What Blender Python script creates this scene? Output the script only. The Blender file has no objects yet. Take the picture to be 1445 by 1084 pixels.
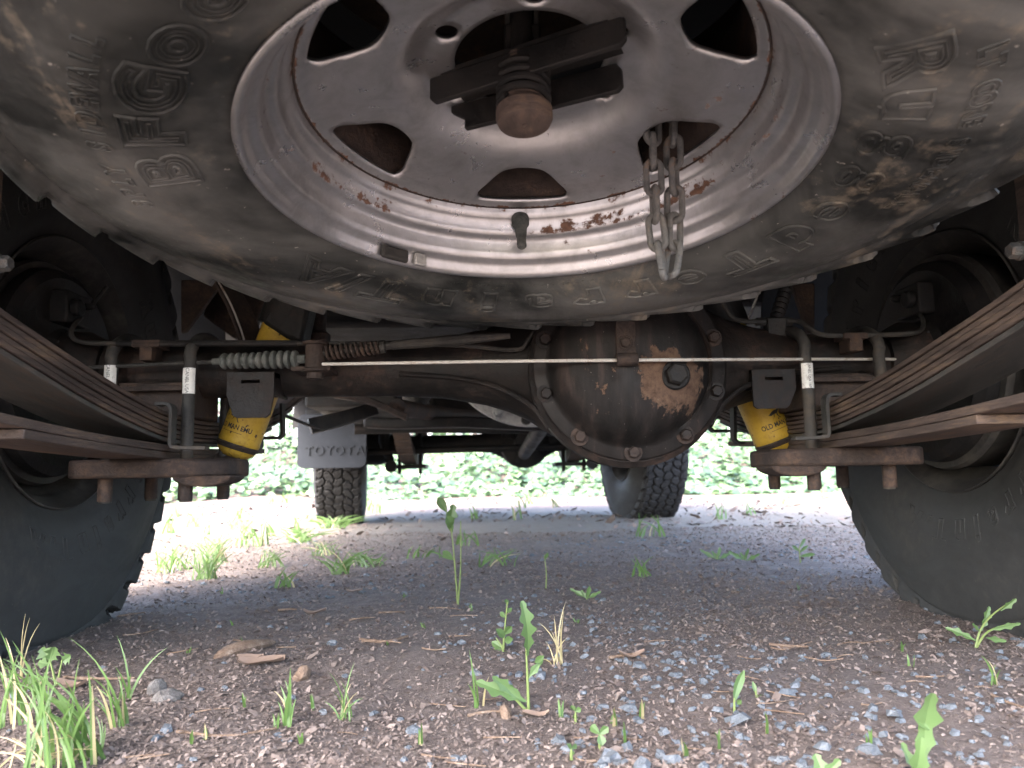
import bpy, bmesh, math, random
import numpy as np
from mathutils import Vector, Matrix
from mathutils.geometry import delaunay_2d_cdt
random.seed(7); RNG = np.random.default_rng(7)
R_ = math.radians
sc = bpy.context.scene
col = sc.collection

# ------------------------------------------------------------------ camera
F, CX, CY = 1075.0, 722.5, 542.0          # focal length and centre in photo pixels (1445 wide)
PITCH, YAW, ROLL = R_(6.9), R_(1.9), R_(-1.0)
CAM = np.array([-.02, 0, .206])
fw = np.array([math.sin(YAW)*math.cos(PITCH), math.cos(YAW)*math.cos(PITCH), math.sin(PITCH)])
rt0 = np.array([math.cos(YAW), -math.sin(YAW), 0]); up0 = np.cross(rt0, fw)
rt = rt0*math.cos(ROLL)+up0*math.sin(ROLL); upv = -rt0*math.sin(ROLL)+up0*math.cos(ROLL)
cd = bpy.data.cameras.new('camera'); cam = bpy.data.objects.new('camera', cd); col.objects.link(cam)
m = Matrix.Identity(4)
for i in range(3):
    m[i][0], m[i][1], m[i][2], m[i][3] = rt[i], upv[i], -fw[i], CAM[i]
cam.matrix_world = m
cd.sensor_width = 36; cd.lens = 36*F/1445; cd.clip_start = .01; cd.clip_end = 500
cd.dof.use_dof = True; cd.dof.focus_distance = .86; cd.dof.aperture_fstop = 9.5
sc.camera = cam

# ------------------------------------------------------------------ sky, sun, exposure
SUN_EL, SUN_AZ = R_(50), R_(-145)          # azimuth from +Y (forward) towards +X
w = bpy.data.worlds.new('World'); sc.world = w; w.use_nodes = True
wn = w.node_tree; bg = wn.nodes['Background']
sky = wn.nodes.new('ShaderNodeTexSky'); sky.sky_type = 'NISHITA'; sky.sun_disc = False
sky.sun_elevation = SUN_EL; sky.sun_rotation = SUN_AZ; sky.dust_density = 4.; sky.air_density = .8; sky.ozone_density = .6
wn.links.new(sky.outputs[0], bg.inputs[0]); bg.inputs[1].default_value = .15
ld = bpy.data.lights.new('sun', 'SUN'); ld.energy = .55; ld.angle = R_(12); ld.color = (1, .97, .93)
lo = bpy.data.objects.new('sun', ld); col.objects.link(lo)
sd = Vector((math.sin(SUN_AZ)*math.cos(SUN_EL), math.cos(SUN_AZ)*math.cos(SUN_EL), math.sin(SUN_EL)))
lo.rotation_euler = (-sd).to_track_quat('-Z', 'Y').to_euler(); lo.location = (-3, -4, 8)
sc.view_settings.view_transform = 'Standard'; sc.view_settings.look = 'None'
sc.view_settings.exposure = 4.12; sc.view_settings.gamma = 1

# ------------------------------------------------------------------ photo pixel -> point helpers
def ray(px, py): return fw+rt*(px-CX)/F-upv*(py-CY)/F
def PY(px, py, Y): d = ray(px, py); return CAM+d*((Y-CAM[1])/d[1])
def PX(px, py, X): d = ray(px, py); return CAM+d*((X-CAM[0])/d[0])
def PG(px, py, Z=0.): d = ray(px, py); return CAM+d*((Z-CAM[2])/d[2])

# ------------------------------------------------------------------ materials
def nodes_of(name):
    mt = bpy.data.materials.new(name); mt.use_nodes = True
    nt = mt.node_tree; return mt, nt, nt.nodes['Principled BSDF']
def L(nt, a, b): nt.links.new(a, b)
def noise(nt, vec, scale, detail=6, rough=.6, dist=0.):
    n = nt.nodes.new('ShaderNodeTexNoise'); n.inputs['Scale'].default_value = scale
    n.inputs['Detail'].default_value = detail; n.inputs['Roughness'].default_value = rough
    n.inputs['Distortion'].default_value = dist; L(nt, vec, n.inputs['Vector']); return n
def ramp(nt, fac, stops):
    r = nt.nodes.new('ShaderNodeValToRGB'); e = r.color_ramp.elements
    while len(e) < len(stops): e.new(.5)
    for k, (p, c) in enumerate(stops):
        e[k].position = p; e[k].color = (c if len(c) == 4 else (*c, 1)) if not isinstance(c, (int, float)) else (c, c, c, 1)
    L(nt, fac, r.inputs[0]); return r
def mixc(nt, fac, a, b):
    x = nt.nodes.new('ShaderNodeMix'); x.data_type = 'RGBA'
    if isinstance(fac, (int, float)): x.inputs[0].default_value = fac
    else: L(nt, fac, x.inputs[0])
    for s, v in ((x.inputs[6], a), (x.inputs[7], b)):
        if isinstance(v, tuple): s.default_value = (*v, 1)
        else: L(nt, v, s)
    return x.outputs[2]
def math_(nt, op, a, b=None, clamp=False):
    x = nt.nodes.new('ShaderNodeMath'); x.operation = op; x.use_clamp = clamp
    for k, v in enumerate((a, b)):
        if v is None: continue
        if isinstance(v, (int, float)): x.inputs[k].default_value = v
        else: L(nt, v, x.inputs[k])
    return x.outputs[0]
def coords(nt, kind='Object', scale=None):
    t = nt.nodes.new('ShaderNodeTexCoord').outputs[kind]
    if scale is None: return t
    mp = nt.nodes.new('ShaderNodeMapping'); mp.inputs['Scale'].default_value = scale
    L(nt, t, mp.inputs[0]); return mp.outputs[0]
def bump(nt, bs, h, strength, dist=.002):
    b = nt.nodes.new('ShaderNodeBump'); b.inputs['Strength'].default_value = strength
    b.inputs['Distance'].default_value = dist; L(nt, h, b.inputs['Height']); L(nt, b.outputs[0], bs.inputs['Normal'])
def worn(name, c1, c2, c3, scale=30, rough=(.5, .8), metal=0., bmp=.5, p=(.35, .53, .68), stretch=None, speck=None, spec=.2):
    """base c1 broken by c2 and patches of c3, plus fine grain"""
    mt, nt, bs = nodes_of(name); v = coords(nt, 'Object', stretch)
    n1 = noise(nt, v, scale, 8, .65, .3); n2 = noise(nt, v, scale*7, 6, .7)
    s = math_(nt, 'ADD', n1.outputs[0], math_(nt, 'MULTIPLY', math_(nt, 'SUBTRACT', n2.outputs[0], .5), .6))
    bs.inputs['Specular IOR Level'].default_value = spec
    r = ramp(nt, s, [(p[0], c1), (p[1], c2), (p[2], c3)])
    out = r.outputs[0]
    if speck:
        n3 = noise(nt, v, speck[1], 2, .5); sp = ramp(nt, n3.outputs[0], [(speck[2], 0.), (speck[2]+.03, 1.)])
        out = mixc(nt, sp.outputs[0], out, speck[0])
    L(nt, out, bs.inputs['Base Color']); bs.inputs['Metallic'].default_value = metal
    rr = ramp(nt, s, [(.3, rough[0]), (.7, rough[1])]); L(nt, rr.outputs[0], bs.inputs['Roughness'])
    if bmp: bump(nt, bs, math_(nt, 'ADD', n2.outputs[0], n1.outputs[0]), bmp, .0028)
    return mt

RUST = worn('rusty_brown_steel', (0.02448, 0.01904, 0.017), (0.04624, 0.034, 0.02856), (0.085, 0.05576, 0.0408), 22, (.6, .9), 0, .7)
RUSTLEAF = worn('rusty_spring_leaf', (0.0496, 0.0384, 0.0336), (0.088, 0.0664, 0.056), (0.152, 0.108, 0.076), 14, (.55, .85), .1, .6, stretch=(1, .35, 3))
DARKM = worn('black_chassis_paint', (0.00992, 0.00992, 0.00992), (0.01984, 0.01798, 0.01674), (0.0434, 0.031, 0.0248), 16, (.45, .75), 0, .35, p=(.4, .6, .78))
GREYM = worn('dusty_dark_steel', (0.027, 0.027, 0.0258), (0.051, 0.0492, 0.0456), (0.078, 0.066, 0.054), 18, (.5, .8), .2, .4)
SMOOTH = worn('grey_spring_underside', (0.042, 0.042, 0.0399), (0.0735, 0.07, 0.0644), (0.105, 0.084, 0.07), 9, (.4, .65), .25, .2, stretch=(3, .6, 1))
def cover_mat():
    """oily black paint, streaked, flaked to tan rust round the filler plug and in a few islands"""
    mt, nt, bs = nodes_of('oily_black_cover'); v = coords(nt)
    n1 = noise(nt, coords(nt, 'Object', (1.6, 1, .75)), 15, 8, .65, .4); n2 = noise(nt, v, 130, 5, .7); n3 = noise(nt, v, 420, 2, .5); n4 = noise(nt, coords(nt, 'Object', (3.2, 1, .5)), 18, 6, .6)
    vm = nt.nodes.new('ShaderNodeVectorMath'); vm.operation = 'DISTANCE'; L(nt, v, vm.inputs[0]); vm.inputs[1].default_value = tuple(PY(950, 540, .912))
    near = math_(nt, 'SUBTRACT', 1., math_(nt, 'DIVIDE', vm.outputs['Value'], .062), True)
    base = ramp(nt, n4.outputs[0], [(.38, (.006, .0056, .0052)), (.58, (.014, .0115, .0105)), (.76, (.045, .031, .026))]).outputs[0]
    k = math_(nt, 'ADD', math_(nt, 'MULTIPLY', near, .34), math_(nt, 'ADD', n1.outputs[0], math_(nt, 'MULTIPLY', math_(nt, 'SUBTRACT', n2.outputs[0], .5), .3)))
    bs.inputs['Specular IOR Level'].default_value = .25; rm = ramp(nt, k, [(.615, 0.), (.645, 1.)]).outputs[0]
    rust = ramp(nt, n2.outputs[0], [(.3, (.050, .030, .021)), (.7, (.125, .080, .054))]).outputs[0]
    c = mixc(nt, rm, base, rust)
    sp = ramp(nt, n3.outputs[0], [(.75, 0.), (.78, 1.)]).outputs[0]; c = mixc(nt, math_(nt, 'MULTIPLY', sp, .6), c, (.4, .37, .33))
    L(nt, c, bs.inputs['Base Color'])
    rr = math_(nt, 'ADD', ramp(nt, n1.outputs[0], [(.35, .45), (.65, .8)]).outputs[0], math_(nt, 'MULTIPLY', rm, .25), True); L(nt, rr, bs.inputs['Roughness'])
    bump(nt, bs, math_(nt, 'SUBTRACT', n2.outputs[0], math_(nt, 'MULTIPLY', rm, .35)), .5, .0012); return mt
OILY = cover_mat()
TUBE = worn('axle_tube_paint', (0.009, 0.00828, 0.0078), (0.0192, 0.015, 0.0132), (0.051, 0.033, 0.0258), 13, (.4, .8), .05, .5, p=(.38, .55, .7))
CAST = worn('cast_aluminium', (.28, .28, .27), (.42, .42, .4), (.5, .49, .46), 25, (.4, .6), .6, .4)
YELLOW = worn('yellow_shock_paint', (.33, .205, .022), (.42, .27, .035), (.20, .12, .03), 18, (.35, .6), 0, .2, p=(.4, .58, .8), speck=((.05, .03, .02), 120, .68))
BOOT = worn('perished_rubber_boot', (.05, .056, .052), (.085, .09, .083), (.12, .12, .11), 60, (.6, .85), 0, .3)
CABLE = worn('galvanised_cable', (.42, .40, .36), (.55, .53, .49), (.32, .25, .2), 90, (.4, .6), .3, .3)
CHAINM = worn('galvanised_chain', (.11, .112, .11), (.17, .168, .16), (.22, .165, .125), 60, (.45, .7), .45, .8, p=(.35, .55, .72))
PLASTIC = worn('grey_plastic_flap', (.0165, .0195, .025), (.021, .0245, .031), (.036, .039, .045), 6, (.4, .6), 0, .15)
LABEL = worn('white_label', (.55, .55, .52), (.68, .68, .64), (.4, .38, .35), 120, (.5, .7), 0, .1)
INK = worn('black_ink', (.02, .02, .02), (.03, .03, .03), (.05, .05, .05), 60, (.5, .7), 0, 0)
BODY = worn('underbody_paint', (0.0108, 0.0108, 0.0111), (0.0156, 0.015, 0.015), (0.027, 0.024, 0.0216), 6, (.6, .8), 0, .3)
PANEL = worn('body_panel_paint', (.30, .31, .32), (.33, .34, .35), (.36, .36, .36), 2, (.3, .4), 0, .05)
CHROME = worn('bumper_chrome', (.5, .5, .5), (.56, .56, .56), (.42, .38, .34), 10, (.2, .35), .9, .1, spec=.5)
WHITE = worn('white_fence_paint', (.72, .73, .72), (.8, .8, .79), (.62, .62, .58), 8, (.6, .8), 0, .2)
TIP = worn('bare_steel_edge', (.35, .33, .30), (.48, .46, .43), (.3, .22, .17), 40, (.35, .6), .6, .3)

def tyre_mat(name, dust, base=(.016, .018, .017)):
    mt, nt, bs = nodes_of(name); v = coords(nt)
    n1 = noise(nt, coords(nt, 'Object', (1, .6, 1.4)), 7, 9, .68, 1.2); n2 = noise(nt, v, 55, 6, .75); n3 = noise(nt, v, 170, 3, .6)
    c0 = ramp(nt, n2.outputs[0], [(.3, base), (.7, tuple(x*2.2 for x in base))]).outputs[0]
    gr = ramp(nt, noise(nt, v, 3.2, 6, .62, .8).outputs[0], [(.42, 0.), (.60, 1.)])
    c1 = mixc(nt, math_(nt, 'MULTIPLY', gr.outputs[0], .95*dust), c0, (.140, .143, .135))
    s = math_(nt, 'ADD', n1.outputs[0], math_(nt, 'MULTIPLY', math_(nt, 'SUBTRACT', n2.outputs[0], .5), .55))
    tan = ramp(nt, s, [(.55, 0.), (.80, 1.)])
    c2 = mixc(nt, math_(nt, 'MULTIPLY', tan.outputs[0], .8*dust), c1, (.27, .225, .165))
    sp = ramp(nt, n3.outputs[0], [(.70, 0.), (.73, 1.)])
    c3 = mixc(nt, math_(nt, 'MULTIPLY', sp.outputs[0], .6*dust), c2, (.45, .43, .38))
    L(nt, c3, bs.inputs['Base Color'])
    rr = ramp(nt, s, [(.35, .32 if dust > .5 else .68), (.66, .75 if dust > .5 else .9)]); L(nt, rr.outputs[0], bs.inputs['Roughness'])
    bs.inputs['Specular IOR Level'].default_value = .3; bump(nt, bs, n2.outputs[0], .25, .001); return mt
TYRE_SPARE = tyre_mat('dusty_tyre_rubber', 1.0, (.010, .0112, .0106))
TYRE = tyre_mat('tyre_rubber', .09, (.0125, .0123, .0115))
TYRE_FRONT = tyre_mat('worn_front_tyre_rubber', .03, (.0125, .012, .012))
LETTER = tyre_mat('letter_rubber', .9, (.03, .03, .028))

def rim_mat():
    mt, nt, bs = nodes_of('silver_wheel_steel'); v = coords(nt)
    sx = nt.nodes.new('ShaderNodeSeparateXYZ'); L(nt, v, sx.inputs[0])
    rad = math_(nt, 'SQRT', math_(nt, 'ADD', math_(nt, 'POWER', sx.outputs[1], 2.), math_(nt, 'POWER', sx.outputs[2], 2.)))
    n1 = noise(nt, v, 26, 8, .7, .4); n2 = noise(nt, v, 150, 4, .6); n3 = noise(nt, v, 5, 4, .6)
    base = ramp(nt, n3.outputs[0], [(.3, (.40, .405, .41)), (.7, (.53, .535, .54))]).outputs[0]
    grime = ramp(nt, n1.outputs[0], [(.45, 0.), (.75, 1.)])
    base = mixc(nt, math_(nt, 'MULTIPLY', grime.outputs[0], .6), base, (.17, .168, .155))
    # rust creeping out of the weld seam and out of the step of the barrel
    def band(r0, wdt, gain):
        d = math_(nt, 'DIVIDE', math_(nt, 'ABSOLUTE', math_(nt, 'SUBTRACT', rad, r0)), wdt)
        return math_(nt, 'MULTIPLY', math_(nt, 'SUBTRACT', 1., d, True), gain)
    seam = math_(nt, 'ADD', band(.1715, .0050, .50), math_(nt, 'MULTIPLY', band(.1815, .0045, .55), ramp(nt, n3.outputs[0], [(.40, 0.), (.60, 1.)]).outputs[0]))
    edge = math_(nt, 'ADD', seam, math_(nt, 'MULTIPLY', math_(nt, 'SUBTRACT', n1.outputs[0], .5), 1.6))
    edge = math_(nt, 'ADD', edge, math_(nt, 'MULTIPLY', math_(nt, 'SUBTRACT', n2.outputs[0], .5), .7))
    edge = math_(nt, 'MULTIPLY', edge, ramp(nt, seam, [(0., 0.), (.08, 1.)]).outputs[0])
    spots = ramp(nt, noise(nt, v, 60, 5, .7).outputs[0], [(.66, 0.), (.70, 1.)]).outputs[0]
    rm = math_(nt, 'MAXIMUM', ramp(nt, edge, [(.40, 0.), (.5, 1.)]).outputs[0], math_(nt, 'MULTIPLY', spots, .8))
    rustc = ramp(nt, n2.outputs[0], [(.3, (.06, .028, .018)), (.7, (.15, .078, .046))]).outputs[0]
    L(nt, mixc(nt, rm, base, rustc), bs.inputs['Base Color'])
    mm = ramp(nt, rm, [(0., .88), (1., 0.)]); L(nt, mm.outputs[0], bs.inputs['Metallic'])
    rr = math_(nt, 'ADD', ramp(nt, n1.outputs[0], [(.3, .24), (.75, .42)]).outputs[0], math_(nt, 'MULTIPLY', rm, .4)); L(nt, rr, bs.inputs['Roughness'])
    bump(nt, bs, n2.outputs[0], .18, .0008); return mt
RIM = rim_mat()
RIM_DIRTY = worn('dirty_wheel_steel', (0.03, 0.0288, 0.027), (0.054, 0.051, 0.0468), (0.09, 0.084, 0.072), 10, (.5, .75), .3, .3)

def leaf_mat(name, c1, c2, scale=8, rough=.45, trans=.35):
    mt, nt, bs = nodes_of(name)
    oi = nt.nodes.new('ShaderNodeObjectInfo'); g = nt.nodes.new('ShaderNodeNewGeometry')
    n = noise(nt, coords(nt, 'Object'), scale, 4, .6)
    s = math_(nt, 'ADD', math_(nt, 'MULTIPLY', n.outputs[0], .5), math_(nt, 'MULTIPLY', g.outputs['Random Per Island'], .5))
    r = ramp(nt, s, [(.25, c1), (.75, c2)])
    L(nt, r.outputs[0], bs.inputs['Base Color']); bs.inputs['Roughness'].default_value = rough
    tr = nt.nodes.new('ShaderNodeBsdfTranslucent'); L(nt, r.outputs[0], tr.inputs[0])
    mx = nt.nodes.new('ShaderNodeMixShader'); mx.inputs[0].default_value = trans
    out = nt.nodes['Material Output']; L(nt, bs.outputs[0], mx.inputs[1]); L(nt, tr.outputs[0], mx.inputs[2]); L(nt, mx.outputs[0], out.inputs[0])
    return mt
GRASS = leaf_mat('grass_blade', (.070, .14, .032), (.13, .22, .062), 30)
DRY = leaf_mat('dry_grass', (.32, .27, .13), (.45, .38, .22), 30)
WEED = leaf_mat('weed_leaf', (.075, .135, .042), (.135, .215, .08), 25)
STEM = leaf_mat('weed_stem', (.14, .20, .06), (.24, .30, .10), 40)
IVY = leaf_mat('ivy_leaf', (.042, .082, .046), (.12, .19, .085), 3, .3, .25)
DEAD = leaf_mat('dead_leaf', (.22, .15, .11), (.36, .27, .21), 40, .7, .15)

def ground_mat():
    mt, nt, bs = nodes_of('ground_soil'); v = coords(nt)
    n1 = noise(nt, v, 2.2, 8, .65, .5); n2 = noise(nt, v, 45, 8, .75); n3 = noise(nt, v, 260, 4, .7)
    sx = nt.nodes.new('ShaderNodeSeparateXYZ'); L(nt, v, sx.inputs[0])
    f = math_(nt, 'ADD', math_(nt, 'MULTIPLY', n2.outputs[0], .6), math_(nt, 'MULTIPLY', n3.outputs[0], .4))
    mulch = ramp(nt, f, [(.3, (.048, .036, .030)), (.5, (.11, .086, .074)), (.7, (.20, .162, .142))]).outputs[0]
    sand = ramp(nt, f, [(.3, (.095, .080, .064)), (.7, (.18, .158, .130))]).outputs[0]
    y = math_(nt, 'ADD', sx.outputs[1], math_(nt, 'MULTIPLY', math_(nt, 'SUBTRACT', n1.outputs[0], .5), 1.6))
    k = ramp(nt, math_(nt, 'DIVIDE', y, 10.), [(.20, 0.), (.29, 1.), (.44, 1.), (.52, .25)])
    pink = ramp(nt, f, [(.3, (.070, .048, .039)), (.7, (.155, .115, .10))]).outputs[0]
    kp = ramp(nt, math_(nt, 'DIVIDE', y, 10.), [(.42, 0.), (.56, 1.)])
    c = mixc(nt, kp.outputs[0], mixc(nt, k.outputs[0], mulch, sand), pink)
    L(nt, c, bs.inputs['Base Color']); bs.inputs['Roughness'].default_value = .95
    bump(nt, bs, f, .9, .006); return mt
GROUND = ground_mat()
MULCH = leaf_mat('mulch_chips', (.070, .050, .041), (.215, .172, .148), 60, .85, .0)
STONE = worn('blue_grey_stone', (.075, .086, .098), (.112, .125, .138), (.165, .178, .19), 70, (.55, .8), 0, .5)
CLOD = worn('dry_clod', (.10, .092, .085), (.16, .148, .136), (.22, .205, .19), 70, (.8, .95), 0, .8)
BARK = worn('bark_and_twig', (.12, .08, .055), (.2, .14, .10), (.3, .23, .175), 60, (.7, .9), 0, .8, stretch=(1, 1, 1))

# ------------------------------------------------------------------ mesh helpers
def mesh_from(name, V, faces, smooth=True, angle=35):
    me = bpy.data.meshes.new(name)
    me.from_pydata([tuple(v) for v in V] if not isinstance(V, np.ndarray) else V.tolist(), [], faces if not isinstance(faces, np.ndarray) else faces.tolist())
    if smooth:
        me.polygons.foreach_set('use_smooth', [True]*len(me.polygons)); me.set_sharp_from_angle(angle=R_(angle))
    me.update(); return me
class MB:
    def __init__(s): s.v = []; s.f = []
    def add(s, V, Fc):
        o = len(s.v); s.v += [tuple(map(float, p)) for p in V]; s.f += [tuple(i+o for i in fc) for fc in Fc]; return s
    def box(s, lo, hi, M=None):
        x0, y0, z0 = lo; x1, y1, z1 = hi
        V = [Vector(p) for p in ((x0,y0,z0),(x1,y0,z0),(x1,y1,z0),(x0,y1,z0),(x0,y0,z1),(x1,y0,z1),(x1,y1,z1),(x0,y1,z1))]
        if M is not None: V = [M @ p for p in V]
        return s.add(V, [(0,3,2,1),(4,5,6,7),(0,1,5,4),(1,2,6,5),(2,3,7,6),(3,0,4,7)])
    def tube(s, pts, r, n=10, cap=True):
        pts = [Vector(p) for p in pts]; k = len(pts)
        rs = list(r) if hasattr(r, '__len__') else [r]*k
        t = [((pts[min(i+1, k-1)]-pts[max(i-1, 0)]).normalized()) for i in range(k)]
        a = t[0].orthogonal().normalized(); V = []
        for i in range(k):
            a = (a-t[i]*a.dot(t[i])).normalized(); b = t[i].cross(a)
            for j in range(n):
                q = 2*math.pi*j/n; V.append(pts[i]+(a*math.cos(q)+b*math.sin(q))*rs[i])
        Fc = [(i*n+j, i*n+(j+1) % n, (i+1)*n+(j+1) % n, (i+1)*n+j) for i in range(k-1) for j in range(n)]
        if cap: Fc += [tuple(range(n-1, -1, -1)), tuple(range((k-1)*n, k*n))]
        return s.add(V, Fc)
    def lathe(s, prof, o, ax, n=48, flat=None):
        """prof: (radius, distance along ax); flat=(dir, k) squeezes along dir"""
        o = Vector(o); ax = Vector(ax).normalized(); a = ax.orthogonal().normalized(); b = ax.cross(a); V = []
        for r, h in prof:
            for j in range(n):
                q = 2*math.pi*j/n; d = (a*math.cos(q)+b*math.sin(q))*r
                if flat: u = Vector(flat[0]); d = d-u*d.dot(u)*(1-flat[1])
                V.append(o+ax*h+d)
        k = len(prof)
        Fc = [(i*n+j, i*n+(j+1) % n, (i+1)*n+(j+1) % n, (i+1)*n+j) for i in range(k-1) for j in range(n)]
        if prof[0][0] > 1e-4: Fc.append(tuple(range(n-1, -1, -1)))
        if prof[-1][0] > 1e-4: Fc.append(tuple(range((k-1)*n, k*n)))
        return s.add(V, Fc)
    def prism(s, poly, o, u, v, n, th):
        """polygon (2D) in the frame o,u,v extruded by th along n"""
        o, u, v, n = (Vector(x) for x in (o, u, v, n)); k = len(poly)
        V = [o+u*p[0]+v*p[1] for p in poly]+[o+u*p[0]+v*p[1]+n*th for p in poly]
        Fc = [tuple(range(k-1, -1, -1)), tuple(range(k, 2*k))]+[(i, (i+1) % k, (i+1) % k+k, i+k) for i in range(k)]
        return s.add(V, Fc)
    def sweep(s, path, wid, th, side=(1,0,0)):
        """flat bar: rectangular section wid (along side) x th swept along path"""
        sv = Vector(side); pts = [Vector(p) for p in path]; V = []
        for i, p in enumerate(pts):
            t = (pts[min(i+1, len(pts)-1)]-pts[max(i-1, 0)]).normalized(); nn = t.cross(sv).normalized()
            for a, b in ((-1,-1),(1,-1),(1,1),(-1,1)): V.append(p+sv*(a*wid/2)+nn*(b*th/2))
        Fc = [(0,3,2,1), tuple(len(V)-4+i for i in range(4))]
        for i in range(len(pts)-1):
            for j in range(4): Fc.append((i*4+j, i*4+(j+1) % 4, i*4+4+(j+1) % 4, i*4+4+j))
        return s.add(V, Fc)
    def hexbolt(s, o, ax, r, h, washer=1.45):
        s.lathe([(0, 0), (r*washer, 0), (r*washer, h*.25), (0, h*.25)], o, ax, 14)
        s.lathe([(0, h*.2), (r, h*.2), (r*1.0, h*.85), (r*.8, h), (0, h)], o, ax, 6); return s
    def mesh(s, name, smooth=True, angle=35):
        me = mesh_from(name, s.v, s.f, smooth, angle)
        bm = bmesh.new(); bm.from_mesh(me); bmesh.ops.recalc_face_normals(bm, faces=bm.faces); bm.to_mesh(me); bm.free(); return me
    def obj(s, name, mat, parent=None, bevel=0, smooth=True, angle=35):
        return put(name, s.mesh(name, smooth, angle), mat, parent, bevel)
def wpos(o): return Vector(o.location)      # every parent's location is kept in world metres
def put(name, me, mat, parent=None, bevel=0):
    ob = bpy.data.objects.new(name, me); col.objects.link(ob)
    if mat is not None and not me.materials: me.materials.append(mat)
    if parent is not None:
        ob.parent = parent
        if not parent.get('local'): ob.matrix_parent_inverse = Matrix.Translation(-wpos(parent))
    if bevel:
        b = ob.modifiers.new('bevel', 'BEVEL'); b.width = bevel; b.segments = 2; b.limit_method = 'ANGLE'; b.angle_limit = R_(40)
    return ob
def empty(name, loc=(0, 0, 0), parent=None):
    o = bpy.data.objects.new(name, None); col.objects.link(o); o.location = loc; o.empty_display_size = .05
    if parent is not None:
        o.parent = parent
        if not parent.get('local'): o.matrix_parent_inverse = Matrix.Translation(-wpos(parent))
    return o
def tag(o, label, cat=None, group=None, kind=None):
    if label: o['label'] = label
    if cat: o['category'] = cat
    if group: o['group'] = group
    if kind: o['kind'] = kind
    return o
def interp(pts, n):
    """smooth resampling of a polyline (Catmull-Rom)"""
    P = [Vector(p) for p in pts]; out = []
    for i in range(n):
        u = i/(n-1)*(len(P)-1); k = min(int(u), len(P)-2); t = u-k
        a, b, c, d = P[max(k-1, 0)], P[k], P[k+1], P[min(k+2, len(P)-1)]
        out.append(.5*((2*b)+(c-a)*t+(2*a-5*b+4*c-d)*t*t+(3*b-a-3*c+d)*t**3))
    return out

# ------------------------------------------------------------------ lettering (made first, while the scene is small)
def text_geo(txt, size=1., outline=None, extrude=0., offset=0., shear=0., space=1.):
    cu = bpy.data.curves.new('txt', 'FONT'); cu.body = txt; cu.size = size; cu.align_x = 'CENTER'; cu.align_y = 'CENTER'
    cu.shear = shear; cu.offset = offset; cu.resolution_u = 4; cu.space_character = space
    if outline: cu.fill_mode = 'NONE'; cu.bevel_depth = outline; cu.bevel_resolution = 1
    else: cu.extrude = extrude
    ob = bpy.data.objects.new('txt', cu); col.objects.link(ob)
    bpy.context.view_layer.update()
    me = bpy.data.meshes.new_from_object(ob.evaluated_get(bpy.context.evaluated_depsgraph_get()))
    V = np.empty(len(me.vertices)*3); me.vertices.foreach_get('co', V); V = V.reshape(-1, 3)
    Fc = [tuple(p.vertices) for p in me.polygons]
    bpy.data.objects.remove(ob); bpy.data.curves.remove(cu); bpy.data.meshes.remove(me)
    return V, Fc

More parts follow.
